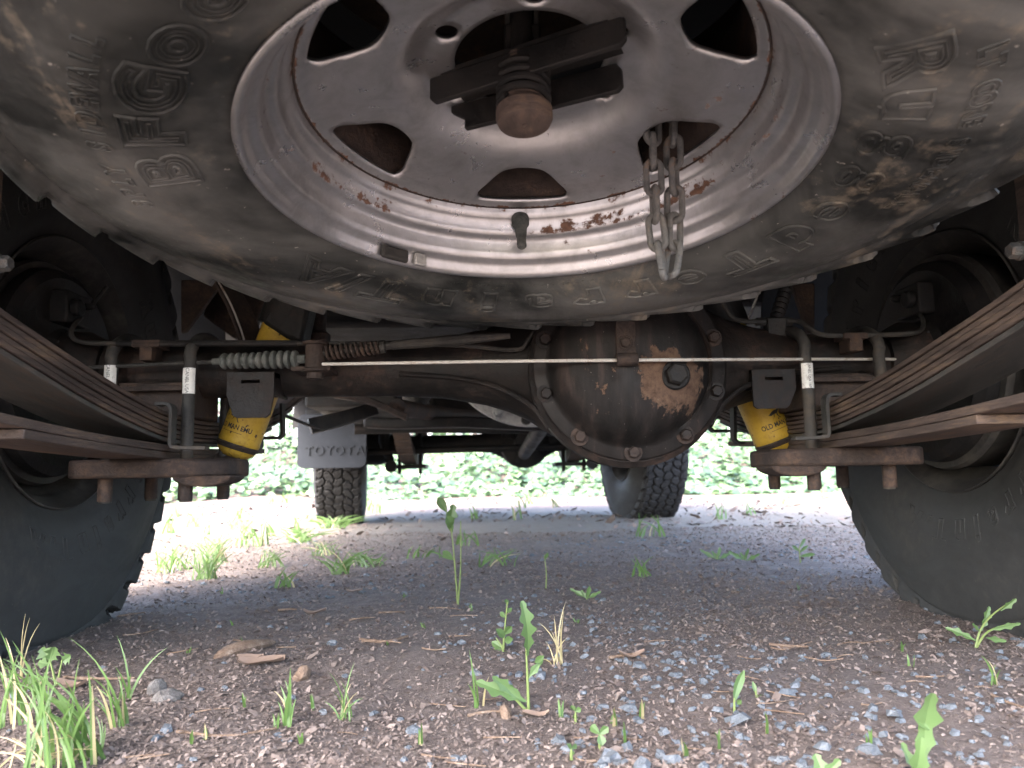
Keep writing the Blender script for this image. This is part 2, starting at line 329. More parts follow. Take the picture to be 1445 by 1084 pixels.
# ------------------------------------------------------------------ tyre
SIDE = [(.206,.0985),(.212,.1005),(.221,.1060),(.238,.1130),(.262,.1176),(.285,.1180),(.300,.1163),(.320,.1118),(.340,.1058),(.357,.1000),
        (.364,.1022),(.376,.1036),(.3875,.1010),(.3918,.090),(.393,.065),(.394,.035),(.3945,0.)]
def profile(bead=.206):
    q = []
    for r, a in SIDE: q.append(((.357-(.357-r)*(.357-bead)/(.357-.206)) if r < .357 else r, a))
    return q
def side_a(r, bead=.206):
    q = profile(bead); rs = [p[0] for p in q]; return np.interp(r, rs, [p[1] for p in q])
def tyre_mesh(name, bead, squash):
    half = profile(bead); full = half+[(r, -a) for r, a in half[-2::-1]]
    P = np.array(full); d = np.r_[0, np.cumsum(np.hypot(*np.diff(P, axis=0).T))]
    s = []; x = 0.
    while x < d[-1]:
        s.append(x); r = np.interp(x, d, P[:, 0]); x += .0028 if r > .352 else .007
    s = np.array(s+[d[-1]])
    sm = lambda y: np.interp(s, d, y)
    r, a = sm(P[:, 0]), sm(P[:, 1])
    for _ in range(2):
        r[1:-1] = (r[:-2]+2*r[1:-1]+r[2:])/4; a[1:-1] = (a[:-2]+2*a[1:-1]+a[2:])/4
    tr, ta = np.gradient(r), np.gradient(a); ln = np.hypot(tr, ta); nr, na = -ta/ln, tr/ln      # outward normal
    N = 760; th = np.linspace(0, 2*np.pi, N, endpoint=False)
    TH, _ = np.meshgrid(th, s, indexing='ij'); Rr = np.broadcast_to(r, TH.shape); A = np.broadcast_to(a, TH.shape)
    D = np.zeros_like(TH); circ = 2*np.pi*.394; rng = np.random.default_rng(3)
    # interlocking tread blocks: cells of a jittered lattice bent into zigzags, grooves along their borders
    nu = 58; pts = []
    for ci, wv in enumerate((-.082, -.041, 0, .041, .082)):
        for k in range(nu): pts.append(((k+.5*(ci % 2)+rng.uniform(-.1, .1))*circ/nu, wv+rng.uniform(-.004, .004)))
    pts = np.array(pts); tread = np.where((np.abs(a) < .094) & (r > .384))[0]
    u = th*.394; ww = a[tread]
    U, W = np.meshgrid(u, ww, indexing='ij')
    W2 = W+.010*np.abs(((U/circ*nu*.5) % 1.)*2-1)-.005; U2 = U+.007*np.sign(np.sin(W/.041*np.pi+.6))*np.abs(np.sin(W/.041*np.pi+.6))**.5
    f1 = np.full(U.shape, 9.); f2 = np.full(U.shape, 9.)
    for pu, pw in pts:
        du = (U2-pu+circ/2) % circ-circ/2
        sel = np.abs(du) < .075
        rows = np.where(sel.any(axis=1))[0]
        if not len(rows): continue
        dd = np.hypot(du[rows]*.92, W2[rows]-pw); g1, g2 = f1[rows], f2[rows]
        f2[rows] = np.where(dd < g1, g1, np.minimum(g2, dd)); f1[rows] = np.minimum(g1, dd)
    gap = f2-f1
    D[:, tread] -= .0105*(1-np.clip((gap-.0045)/.0035, 0, 1))
    # sipes
    sip = np.abs(((U2/circ*nu*2.+W2*18) % 1.)-.5) < .06
    D[:, tread] -= np.where(sip & (gap > .008), .002, 0)
    # shoulder lugs
    for sg in (1, -1):
        z = np.where((sg*a > .088) & (r > .356))[0]
        t = np.clip((.39-r[z])/.034, 0, 1)
        ph = (th[:, None]*37/(2*np.pi)+.5*(sg > 0)+.45*t[None, :]*sg) % 1.
        gr = 1-np.clip(np.abs(ph-.09)/.09, 0, 1)
        gr = np.clip(gr*2.2, 0, 1)
        slope = np.where(ph > .18, (ph-.18)/.82, 0.)
        if squash: gr = np.clip(2.4*(1-np.clip(np.abs(ph-.15)/.15, 0, 1)), 0, 1)*1.5*(1-np.clip((t-.70)/.2, 0, 1))[None, :]
        else: gr = gr*(1-np.clip((t-.18)/.22, 0, 1))[None, :]
        D[:, z] -= (.0085*gr+.0050*(1-slope)*(1-np.clip((t-.5)/.3, 0, 1))[None, :])*(1-np.clip((t-.82)/.18, 0, 1))[None, :]
    cre = np.abs(r-.3555) < .0022; D[:, cre & (np.abs(a) > .09)] -= .0018
    rb = np.abs(r-(.2245 if bead > .2 else .204)) < .003; D[:, rb & (np.abs(a) > .09)] += .001
    RR = Rr+D*nr; AA = A+D*na
    X, Y, Z = AA, RR*np.cos(TH), RR*np.sin(TH)
    if squash:
        zf = -.366; k = np.clip((-.19-Z)/.18, 0, 1); X = X*(1+.055*k**2)
        Z = np.where(Z < zf, zf+(Z-zf)*.12, Z)
    V = np.stack([X, Y, Z], -1).reshape(-1, 3); S = len(s)
    i = np.arange(N)[:, None]; j = np.arange(S-1)[None, :]; i2 = (i+1) % N
    Fc = np.stack([i*S+j, i*S+j+1, i2*S+j+1, i2*S+j], -1).reshape(-1, 4)
    return mesh_from(name, V, Fc, True, 50)
def ring_text(items, side, bead=.206, lift=.0004):
    """items: (text geometry, angle in degrees from local +Y towards local Z, radius); tops point outwards, reads clockwise seen from outside"""
    mb = MB()
    for (V, Fc), ang, rc in items:
        th = R_(ang)-(V[:, 0]/rc)*1.0*side
        r = rc+V[:, 1]; a = side_a(r, bead)+lift+V[:, 2]
        mb.add(np.stack([a*side, r*np.cos(th), r*np.sin(th)], -1), Fc)
    return mb
def letters(txt, size, off, **k):
    return {c: text_geo(c, size, **k) for c in set(txt) if c != ' '}
big = letters('RTnu/ABFGoichrd', .045, 0, outline=.0012, offset=.0030)
big.update(letters('gea', .045, 0, outline=.0012, offset=.0010))
big2 = letters('RugedTrainT/ABFGoich', .045, 0, outline=.0006, offset=-.0008, shear=.0)
small = letters('3PLYSIDEWALLCORTK', .019, 0, outline=.00045, offset=.0008)
tiny = letters('TUBELSRADIMXOPJ0123456789', .007, 0, extrude=.0003)
T_OME = text_geo('OLD MAN EMU', .0125, extrude=.0, offset=.00025)
T_TOY = {c_: text_geo(c_, .052, extrude=.004, offset=.0012) for c_ in 'TOYA'}
T_LAB = text_geo('CANEL USA', .0062, extrude=.0)
T_LAB2 = text_geo('CANEL USA 16M', .0048, extrude=.0)

def wide(g, k): return (g[0]*np.array([k, 1, 1]), g[1])
def big_letters(side, bead, dr=0.):
    """one mesh for each raised letter of the big words"""
    out = []
    for w_, a0, a1, rc in (('Rugged', 124, 68, .249), ('Terrain', 54, -20, .249), ('T/A', -33, -50, .249), ('BFGoodrich', -96, -192, .2525)):
        for k, c in enumerate(w_):
            an = a0+(a1-a0)*k/(len(w_)-1)
            out.append(ring_text([(wide(big[c], 1.4), an, rc+dr)]+([(wide(big2[c], 1.4), an, rc+dr)] if c in 'BFGRT/AhUo' else []), side, bead).mesh('letter', True, 50))
    return out
def fine_print(side, bead, dr=0.):
    it = []
    for w_, a0, a1, rc, g in (('3PLY SIDEWALL', -87, -124, .2875, small), ('LT CORE SIDEWALL', 122, 84, .286, small), ('TUBELESS RADIAL', 20, 2, .2225, tiny), ('MAX LOAD 1530', -4, -18, .2225, tiny)):
        for k, c in enumerate(w_):
            if c != ' ': it.append((g[c], a0+(a1-a0)*k/(len(w_)-1), rc+dr))
    return ring_text(it, side, bead).mesh('fine_print', True, 50)
M_TYRE_SPARE = tyre_mesh('tyre_spare', .206, False)
M_TYRE_ROAD = tyre_mesh('tyre_road', .184, True)
M_LET_SPARE = big_letters(1, .206); M_FINE_SPARE = fine_print(1, .206)
M_LET_ROAD = []
for w_, a0, a1 in (('Rugged', -215, -165), ('Terrain', -152, -98), ('T/A', -87, -71), ('BFGoodrich', -30, 62)):
    for k, c in enumerate(w_): M_LET_ROAD.append(ring_text([(wide(big[c], .95), a0+(a1-a0)*k/(len(w_)-1), .238)], -1, .184, -.0002).mesh('letter', True, 50))

# ------------------------------------------------------------------ wheel rims
def disc_mesh(k=1.):
    """wheel centre: 6 windows, 6 stud holes, hub bore; axial profile sinks towards the hub"""
    rr = np.array([.05, .060, .080, .087, .094, .101, .112, .13, .15, .162, .168, .1725])
    aa = np.array([.0125, .0125, .0140, .0185, .0250, .0300, .0325, .0345, .0385, .0410, .0440, .0460])
    pts, edges, holes = [], [], []
    def loop(P):
        o = len(pts); pts.extend([tuple(map(float, p)) for p in P]); n = len(P); edges.extend([(o+i, o+(i+1) % n) for i in range(n)])
    def circle(cx, cy, r, n): return [(cx+r*math.cos(2*math.pi*i/n), cy+r*math.sin(2*math.pi*i/n)) for i in range(n)]
    loop(circle(0, 0, .1725, 144)); loop(circle(0, 0, .057, 72)); holes.append(('c', 0, 0, .057))
    for q in range(6):
        an = q*math.pi/3; c, s_ = math.cos(an), math.sin(an)
        holes.append(('c', .0705*c, .0705*s_, .0085)); loop(circle(.0705*c, .0705*s_, .0085, 20))
        # window: flat outer edge, bowed inner edge with rounded shoulders
        base = [(.158, -.040), (.1605, -.030), (.1625, -.015), (.1630, 0), (.1625, .015), (.1605, .030), (.158, .040), (.153, .0425), (.147, .0405),
                (.139, .034), (.129, .026), (.1215, .018), (.1185, .009), (.1178, 0), (.1185, -.009), (.1215, -.018), (.129, -.026), (.139, -.034), (.147, -.0405), (.153, -.0425)]
        sm_ = [Vector((x, y, 0)) for x, y in base]; sm_ = interp(sm_+[sm_[0]], 61)[:-1]
        W = [(p.x*c-p.y*s_, p.x*s_+p.y*c) for p in sm_]; loop(W); holes.append(('p', W))
    def inside(h, x, y, grow=0.):
        if h[0] == 'c': return math.hypot(x-h[1], y-h[2]) < h[3]+grow
        P = h[1]; r_ = False; j = len(P)-1
        for i in range(len(P)):
            if (P[i][1] > y) != (P[j][1] > y) and x < (P[j][0]-P[i][0])*(y-P[i][1])/(P[j][1]-P[i][1])+P[i][0]: r_ = not r_
            j = i
        if not r_ and grow: r_ = min((x-a_[0])**2+(y-a_[1])**2 for a_ in P) < grow**2
        return r_
    for r in np.arange(.061, .171, .0042):
        n = int(2*math.pi*r/.0048)
        for i in range(n):
            x, y = r*math.cos(2*math.pi*i/n), r*math.sin(2*math.pi*i/n)
            if any(inside(h, x, y, .0022) for h in holes if h[0] == 'c' or True): continue
            pts.append((x, y))
    V2, _, F2, *_r = delaunay_2d_cdt([Vector(p) for p in pts], edges, [], 0, 1e-6)
    Fk = []
    for fc in F2:
        x = sum(V2[i].x for i in fc)/len(fc); y = sum(V2[i].y for i in fc)/len(fc)
        if math.hypot(x, y) > .1726 or any(inside(h, x, y) for h in holes): continue
        Fk.append(tuple(fc))
    V = []
    for p in V2:
        r = math.hypot(p.x, p.y); a = float(np.interp(r, rr, aa)); an = math.atan2(p.y, p.x)
        dw = ((an+math.pi/6) % (math.pi/3))-math.pi/6          # shallow ribs between the windows
        a += .0025*(1-math.cos(6*an))*.5*max(0, 1-abs(r-.135)/.035)
        V.append((a, p.x*k, p.y*k))
    return V, Fk
DV, DF = disc_mesh()
def barrel(k=1., i0=0, i1=99):
    pr = [(.2085,.1000),(.2090,.1030),(.2070,.1043),(.2045,.1036),(.2020,.1000),(.2008,.0955),(.1990,.0925),(.1950,.0905),(.1925,.0880),(.1912,.0830),(.1900,.0750),(.1885,.0715),(.1850,.0700),(.1825,.0685),
          (.1810,.0650),(.1800,.0570),(.1775,.0545),(.1755,.0530),(.1742,.0490),(.1728,.0450),(.1700,.038),(.1650,.025),(.1650,-.03),(.1700,-.045),(.1860,-.062),(.1880,-.078),(.1925,-.086),(.1985,-.092),
          (.2030,-.100),(.2065,-.1042),(.2090,-.1030),(.2085,-.1000)]
    return MB().lathe([(r*k, a) for r, a in pr[i0:i1]], (0,0,0), (1,0,0), 128)
def open_lathe(k=1., i0=0, i1=99):
    mb = barrel(k, i0, i1); mb.f = [f for f in mb.f if len(f) <= 4]; return mb
def smooth_solid(ob, th):
    s_ = ob.modifiers.new('thickness', 'SOLIDIFY'); s_.thickness = th; s_.offset = -1; return ob
def make_disc(name, k, parent, mat):
    me = mesh_from(name, np.array([(a, y*k, z*k) for a, y, z in [(v[0], v[1], v[2]) for v in DV]]), DF, True, 60)
    bm = bmesh.new(); bm.from_mesh(me); bmesh.ops.recalc_face_normals(bm, faces=bm.faces)
    if sum(f.normal.x for f in bm.faces) < 0: bmesh.ops.reverse_faces(bm, faces=bm.faces)
    bm.to_mesh(me); bm.free(); return smooth_solid(put(name, me, mat, parent), .0042)

# ================================================================== SETTING
def vnoise(x, y, seed, f):
    g = np.random.default_rng(seed).uniform(-1, 1, (256, 256)); X = x*f; Y = y*f
    i, j = np.floor(X).astype(int), np.floor(Y).astype(int); u, v = X-i, Y-j; u = u*u*(3-2*u); v = v*v*(3-2*v)
    G = lambda a, b: g[a % 256, b % 256]
    return (G(i, j)*(1-u)+G(i+1, j)*u)*(1-v)+(G(i, j+1)*(1-u)+G(i+1, j+1)*u)*v
def gz(x, y):
    x = np.asarray(x, float); y = np.asarray(y, float)
    z = .006*vnoise(x, y, 1, 3.1)+.0035*vnoise(x, y, 2, 11)+.0022*vnoise(x, y, 3, 37)
    far = np.clip((y-7.2)/6, 0, 1); z = z+1.5*far**1.2+.05*np.clip((y-7)/2, 0, 1)*vnoise(x, y, 4, 1.1)
    return z
def spaced(a, b, n, p): t = np.linspace(0, 1, n); return a+(b-a)*t**p
gx = np.r_[-spaced(1.6, 60, 40, 3)[::-1], np.linspace(-1.58, 1.58, 260), spaced(1.6, 60, 40, 3)]
gy = np.r_[-spaced(.0, 40, 30, 3)[::-1][:-1], np.linspace(0, 2.4, 260), 2.4+spaced(.012, 12, 160, 1.8), spaced(15, 90, 14, 2)]
GX, GY = np.meshgrid(gx, gy, indexing='ij'); GZ = gz(GX, GY)
n1, n2 = len(gx), len(gy); i = np.arange(n1-1)[:, None]; j = np.arange(n2-1)[None, :]
fc = np.stack([i*n2+j, (i+1)*n2+j, (i+1)*n2+j+1, i*n2+j+1], -1).reshape(-1, 4)
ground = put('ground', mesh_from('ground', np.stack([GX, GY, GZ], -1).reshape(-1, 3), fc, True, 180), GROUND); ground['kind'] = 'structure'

def scatter(name, mat, P, half, seed, kind='chip', label=None, cat=None):
    """many small loose pieces in one mesh: P Nx3 positions, half Nx3 half sizes"""
    rng = np.random.default_rng(seed); n = len(P)
    if kind == 'chip':
        B = np.array([(-1,-1,0),(0,-1.1,.5),(1,-.6,.1),(1,.7,.0),(0,1,.6),(-1,.8,.1)], float); Fc = [(0,1,4,5),(1,2,3,4)]
    else:
        B = np.array([(1,0,-.5),(.3,.95,-.6),(-.85,.6,-.4),(-.85,-.6,-.6),(.3,-.95,-.5),(.62,.1,.6),(.1,.62,.75),(-.6,.3,.55),(-.5,-.45,.7),(.25,-.6,.55)], float)
        Fc = [(0,1,6,5),(1,2,7,6),(2,3,8,7),(3,4,9,8),(4,0,5,9),(5,6,7,8),(5,8,9,9)][:6]+[(5,8,9,5)][:0]
        Fc = Fc+[(9,5,8,8)][:0]
    k = len(B); Bn = B[None]*half[:, None, :]*(1+rng.uniform(-.28, .28, (n, k, 3)))
    yaw = rng.uniform(0, 2*np.pi, n); tp = rng.normal(0, .38 if kind == 'chip' else .25, n); tr = rng.normal(0, .38 if kind == 'chip' else .25, n)
    x, y, z = Bn[..., 0], Bn[..., 1], Bn[..., 2]
    y, z = y*np.cos(tr)[:, None]-z*np.sin(tr)[:, None], y*np.sin(tr)[:, None]+z*np.cos(tr)[:, None]
    x, z = x*np.cos(tp)[:, None]+z*np.sin(tp)[:, None], -x*np.sin(tp)[:, None]+z*np.cos(tp)[:, None]
    x, y = x*np.cos(yaw)[:, None]-y*np.sin(yaw)[:, None], x*np.sin(yaw)[:, None]+y*np.cos(yaw)[:, None]
    V = np.stack([x, y, z], -1)+P[:, None, :]
    o = (np.arange(n)*k)[:, None]
    faces = np.concatenate([np.array(f)[None, None, :]+o[:, :, None] for f in Fc], 1).reshape(-1, len(Fc[0]))
    if kind != 'chip': faces = faces.tolist()+(np.array([(5, 8, 9)])+o).tolist()
    me = mesh_from(name, V.reshape(-1, 3), faces, False); ob = put(name, me, mat); ob['kind'] = 'stuff'
    if label: tag(ob, label, cat)
    return ob
def pick(n, x0, x1, y0, y1, p, dens=None, seed=0):
    rng = np.random.default_rng(seed); y = y0+(y1-y0)*rng.uniform(0, 1, n)**p
    half = (.75*y+.15); x = rng.uniform(-1, 1, n)*half+.03*y
    if dens is not None:
        kp = rng.uniform(0, 1, n) < dens(x, y); x, y = x[kp], y[kp]
    return x, y, rng
x, y, rng = pick(240000, 0, 0, .42, 2.9, 1.75, lambda x, y: np.clip(.75+.5*vnoise(x, y, 11, 3)+.3*vnoise(x, y, 12, 9), .08, 1), 21)
ln = rng.gamma(1.6, .0007, len(x))+.0008
scatter('mulch', MULCH, np.stack([x, y, gz(x, y)+.0012], -1), np.stack([ln*(.7+.25*y), ln*rng.uniform(.2, .5, len(x))*(.8+.3*y), ln*.4], -1), 22, 'chip',
        'reddish brown mulch chips and needles covering the ground', 'mulch')
x, y, rng = pick(9000, 0, 0, 2.7, 7.6, 1.3, lambda x, y: np.clip(.3+.8*vnoise(x, y, 13, 1.3), .05, 1), 23)
ln = rng.gamma(2.0, .004, len(x))+.004
scatter('leaf_litter', MULCH, np.stack([x, y, gz(x, y)+.003], -1), np.stack([ln, ln*.35, ln*.3], -1), 24, 'chip', 'dry leaf litter strewn on the pale track', 'leaf litter')
dens = lambda x, y: np.clip(.06+1.0*np.clip(vnoise(x+3, y, 15, 2.6)+.25+.25*vnoise(x, y, 16, 7), 0, 1)*(.55+.45*np.clip(x*1.2+.6, 0, 1))+.5*np.exp(-((x-.18)/.18)**2-((y-.75)/.25)**2), 0, 1)
x, y, rng = pick(7500, 0, 0, .43, 2.6, 1.5, dens, 25)
sz = rng.gamma(2.6, .0009, len(x))+.0010
scatter('gravel', STONE, np.stack([x, y, gz(x, y)+sz*.35], -1), np.stack([sz*1.25, sz*.9, sz*.6], -1), 26, 'stone', 'fine blue grey crushed gravel among the mulch', 'gravel')

# ---- ivy bank
def leaf_cloud(name, mat, P, size, seed, tilt=.7, label=None, cat=None, kind='stuff'):
    rng = np.random.default_rng(seed); n = len(P)
    B = np.array([(0,0,0),(-.42,.28,.08),(-.5,-.12,.05),(0,.62,-.12),(.42,.28,.08),(.5,-.12,.05),(0,-.3,.02)], float)
    Fc = np.array([(6,0,1,2),(0,3,3,1),(6,5,4,0),(0,4,3,3)])
    Bn = B[None]*size[:, None, None]*(1+rng.uniform(-.15, .15, (n, 7, 3)))
    yaw = rng.uniform(0, 2*np.pi, n); tp = rng.normal(.45, tilt*.6, n)
    x, y, z = Bn[..., 0], Bn[..., 1], Bn[..., 2]
    x, y = x*np.cos(yaw)[:, None]-y*np.sin(yaw)[:, None], x*np.sin(yaw)[:, None]+y*np.cos(yaw)[:, None]
    y, z = y*np.cos(tp)[:, None]-z*np.sin(tp)[:, None], y*np.sin(tp)[:, None]+z*np.cos(tp)[:, None]
    V = (np.stack([x, y, z], -1)+P[:, None, :]).reshape(-1, 3); o = (np.arange(n)*7)[:, None]
    f4 = np.concatenate([np.array(f)[None]+o for f in ((6,0,1,2),(6,5,4,0))]); f3 = np.concatenate([np.array(f)[None]+o for f in ((0,3,1),(0,4,3))])
    me = mesh_from(name, V, f4.tolist()+f3.tolist(), False); ob = put(name, me, mat)
    if kind: ob['kind'] = kind
    if label: tag(ob, label, cat)
    return ob
rng = np.random.default_rng(31); n = 34000
y = 7.0+6.8*rng.uniform(0, 1, n)**1.25; x = rng.uniform(-.78, .78, n)*y*1.08+.03*y
edge = 7.35+.45*vnoise(x, y*0, 33, .9); kp = y > edge; x, y = x[kp], y[kp]
hh = np.clip((y-7.3)/.5, .15, 1)*(.10+.10*vnoise(x, y, 34, 1.7))
z = gz(x, y)+hh*np.random.default_rng(35).uniform(.1, 1.35, len(x))
leaf_cloud('ivy', IVY, np.stack([x, y, z], -1), np.random.default_rng(36).uniform(.05, .115, len(x)), 37, .7, 'glossy green ivy covering the bank beyond the track', 'ivy')

# ---- picket fence behind the ivy
fence = tag(empty('picket_fence', (0, 9.9, .6)), 'white painted picket fence standing in the ivy', 'fence')
pk = MB(); pk.prism([(-.038, 0), (.038, 0), (.038, 1.15), (0, 1.23), (-.038, 1.15)], (0, -.01, 0), (1,0,0), (0,0,1), (0,1,0), .02); pkm = pk.mesh('picket')
for q in range(72):
    xx = -5.4+q*.132
    if (math.sin(q*1.7)+math.sin(q*.61+1)) > 1.25: continue
    o = put('picket', pkm, WHITE, fence); o.location = (xx, 9.9+.004*math.sin(q*3.), .38+.012*math.sin(q*2.3)); o.rotation_euler = (0, .02*math.sin(q*5.1), 0)
for zz in (.62, 1.30):
    rl = MB(); rl.box((-5.5, 9.915, zz), (4.2, 9.955, zz+.09)); rl.obj('rail', WHITE, fence, .003)
# climbing ivy on the fence
rng = np.random.default_rng(41); n = 2600
x = rng.choice([-4.4, -2.9, -.6, .9, 3.3, 3.9, 4.6], n)+rng.normal(0, .38, n); z = .5+rng.uniform(0, 1, n)**1.4*1.0; y = 9.86-rng.uniform(.0, .16, n)
leaf_cloud('climbing_ivy', IVY, np.stack([x, y, z], -1), rng.uniform(.05, .10, n), 42, .9, 'ivy climbing up the white picket fence', 'ivy')

# ================================================================== TRUCK
AY, AZ = 1.05, .357                        # rear axle line
truck = tag(empty('off_road_truck', (0, 1.05, 0)), 'rusty off-road truck seen from below, on four knobbly tyres', 'truck')

# ---- body (mostly above the view; shades the ground)
def arch_side(x0, x1):
    """body side with two wheel openings"""
    pts = [(.10, .62), (.10, 1.15), (.14, 1.86), (2.95, 1.86), (3.35, 1.22), (4.55, 1.12), (4.62, .60)]
    def arc(cy, r0): return [(cy+r0*math.cos(t), .36+r0*math.sin(t)*.98) for t in np.linspace(math.asin(.22/r0), math.pi-math.asin(.22/r0), 15)]
    pts += [(p[0], p[1]) for p in arc(3.78, .50)]+[p for p in arc(1.05, .49)]
    return MB().prism(pts, (x0, 0, 0), (0,1,0), (0,0,1), (1,0,0), x1-x0)
for s in (-1, 1):
    arch_side(*sorted((s*.86, s*.89))).obj('side_panel', PANEL, truck)
b = MB(); b.box((-.86, .12, .70), (.86, 4.5, .735)); b.obj('floor_pan', BODY, truck)
b = MB(); b.prism([(.14, 1.83), (2.93, 1.83), (2.93, 1.86), (.14, 1.86)], (-.86, 0, 0), (0,1,0), (0,0,1), (1,0,0), 1.72); b.obj('roof', PANEL, truck)
b = MB(); b.prism([(2.95, 1.82), (3.33, 1.2), (4.53, 1.10), (4.53, 1.07), (3.30, 1.17), (2.91, 1.82)], (-.86, 0, 0), (0,1,0), (0,0,1), (1,0,0), 1.72); b.obj('bonnet', PANEL, truck)
b = MB(); b.box((-.86, .09, .66), (.86, .12, 1.83)); b.obj('tailgate', PANEL, truck)
b = MB(); b.box((-.86, 4.54, .55), (.86, 4.57, 1.08)); b.obj('grille', PANEL, truck)
b = MB(); b.box((-.84, -.02, .62), (.84, .085, .74)); b.obj('rear_bumper', CHROME, truck, .02)
# wheel wells
for s in (-1, 1):
    for cy in (1.05, 3.78):
        mb = MB(); pr = []
        for t in np.linspace(R_(8), R_(172), 13): pr.append((cy+.50*math.cos(t), .36+.49*math.sin(t)))
        mb.sweep([((s*.70), y_, z_) for y_, z_ in pr], .31, .006); mb.obj('wheel_well', BODY, truck)
        x_ = s*.545; mb = MB(); mb.prism([(cy-.52, .56), (cy-.52, .70), (cy+.52, .70), (cy+.52, .56), (cy+.34, .66), (cy-.34, .66)], (x_-.003, 0, 0), (0,1,0), (0,0,1), (1,0,0), .006); mb.obj('inner_fender', BODY, truck)
# frame rails, cross members, tank
for s in (-1, 1):
    path = [(s*.47, .10, .62), (s*.47, .55, .62), (s*.46, .85, .665), (s*.46, 1.25, .665), (s*.46, 1.65, .585), (s*.43, 2.4, .56), (s*.40, 3.3, .57), (s*.40, 4.5, .60)]
    mb = MB(); mb.sweep(interp(path, 40), .075, .075); mb.obj('frame_rail', RUST, truck, .004)
for y_, z_ in ((.10, .64), (1.38, .62), (2.45, .53), (4.4, .58)):
    mb = MB(); mb.box((-.42, y_-.035, z_-.035), (.42, y_+.035, z_+.035)); mb.obj('crossmember', RUST, truck, .006)
mb = MB(); mb.box((-.40, 1.45, .50), (-.02, 2.2, .69)); mb.obj('fuel_tank', DARKM, truck, .03)
mb = MB(); mb.box((-.86, 1.7, .585), (.86, 3.2, .62)); mb.obj('sill_underside', BODY, truck, .01)

# ---- rear axle
DX, DZ = .163, .343
axle = empty('rear_axle', (DX, AY, AZ), truck)
prof = []
for X in np.linspace(-.60, .60, 121):
    d = abs(X-DX)
    r = float(np.interp(d, [0, .06, .10, .125, .15, .185, .24, .32, 1], [.118, .113, .093, .076, .064, .053, .043, .0385, .0375])); prof.append((r, X))
mb = MB(); mb.lathe(prof, (0, AY, AZ), (1,0,0), 40, ((0,1,0), .86)); tube_o = mb.obj('axle_housing', TUBE, axle)
# banjo ring, back to front, and nose
mb = MB(); mb.lathe([(.0, -.02), (.122, -.02), (.129, -.014), (.129, .010), (.124, .018), (.118, .05), (.112, .10), (.085, .15), (.055, .20), (.05, .26), (0, .262)], (DX, .985, DZ), (0,1,0), 96); mb.obj('banjo_housing', TUBE, axle)
# raised weld rib from the tube to the banjo
for s in (-1, 1):
    mb = MB(); pts = [(DX+s*.30, AY-.034, AZ-.012), (DX+s*.22, AY-.040, AZ-.020), (DX+s*.165, AY-.052, AZ-.036), (DX+s*.125, AY-.070, AZ-.062), (DX+s*.105, AY-.075, AZ-.09)]
    mb.tube(interp(pts, 18), .0035, 8); mb.obj('weld_seam', TUBE, axle)
# dished cover
cov = []
for r, h in ((.1245, 0), (.1245, -.004), (.122, -.0062), (.110, -.0072), (.1055, -.0105), (.102, -.018), (.096, -.030), (.086, -.042), (.07, -.0515), (.05, -.0575), (.03, -.0597), (.015, -.060), (0, -.06)): cov.append((r, h))
mb = MB(); mb.lathe(cov, (DX, .965, DZ), (0,1,0), 96)
mb.v = [(x_, y_+(.010*max(0, (x_-DX+.01)/.09) if abs(y_-.965) > .012 else 0), z_) for x_, y_, z_ in mb.v]     # flatter towards the plug side
mb.v = [(x_, y_, DZ+(z_-DZ)*(.965 if z_ < DZ else 1.0)) for x_, y_, z_ in mb.v]
cover = mb.obj('differential_cover', OILY, axle, 0, True, 60)
for k in range(10):
    an = R_(-90+36*k); q = Vector((DX+.1140*math.cos(an), .9595, DZ+.1140*math.sin(an)*(.965 if math.sin(an) < 0 else 1)))
    mb = MB(); mb.hexbolt(q, (0,-1,0), .0078, .012, 1.5); mb.obj('cover_bolt', TUBE if k % 3 else RUST, axle)
pl = PY(953, 529, .912); mb = MB(); mb.lathe([(0, .03), (.0185, .03), (.0185, 0), (.0165, -.002), (0, -.002)], pl, (0,1,0), 28); mb.lathe([(0, 0), (.0145, 0), (.0135, -.012), (.011, -.014), (0, -.0135)], Vector(pl)+Vector((0,-.001,0)), (0,1,0), 6); mb.obj('filler_plug', DARKM, axle)
# cable bracket on the cover
q0 = PY(868, 470, .905); q1 = PY(897, 517, .905)
mb = MB(); mb.box((q0[0], .897, q1[2]+.006), (q1[0], .9015, q0[2]+.03)); mb.tube([(q0[0]-.001, .8955, (q1[2]+.007)), (q1[0]+.001, .8955, q1[2]+.007)], .0078, 14); mb.box((q0[0]+.003, .8985, q1[2]+.002), (q1[0]-.003, .93, q1[2]+.016)); mb.hexbolt(PY(882, 484, .897), (0,-1,0), .0068, .008, 1.35)
mb.obj('cable_bracket', RUST, axle, .0012)

# ---- parking brake cable with spring boots
cab = empty('parking_brake_cable', PY(445, 507, .97), truck)
mb = MB(); pts = [PY(455, 514, .955), PY(700, 510, .91), PY(870, 508.5, .8955), PY(960, 507.8, .897), PY(1020, 507.5, .92), PY(1150, 507, .99), PY(1320, 507, 1.02)]
mb.tube(pts, .0021, 8); mb.obj('cable', CABLE, cab)
mb = MB(); mb.tube([PY(312, 510.5, .985), PY(250, 513, .985), PY(100, 520, .985)], .0026, 8); mb.obj('cable', GREYM, cab)
mb = MB(); A0, A1 = Vector(PY(300, 510.5, .98)), Vector(PY(424, 507, .97)); d = A1-A0; ax = d.normalized(); Lb = d.length
pr = [(0, 0), (.0042, 0), (.0042, Lb*.09), (.0075, Lb*.10)]
for k in range(11):
    h = Lb*(.11+.08*k); pr += [(.0100+.0012*(k > 5), h+Lb*.012), (.0108+.001*(k > 5), h+Lb*.03), (.0100+.0012*(k > 5), h+Lb*.05), (.0065, h+Lb*.068)]
pr += [(.006, Lb), (.0055, Lb*1.06), (0, Lb*1.06)]
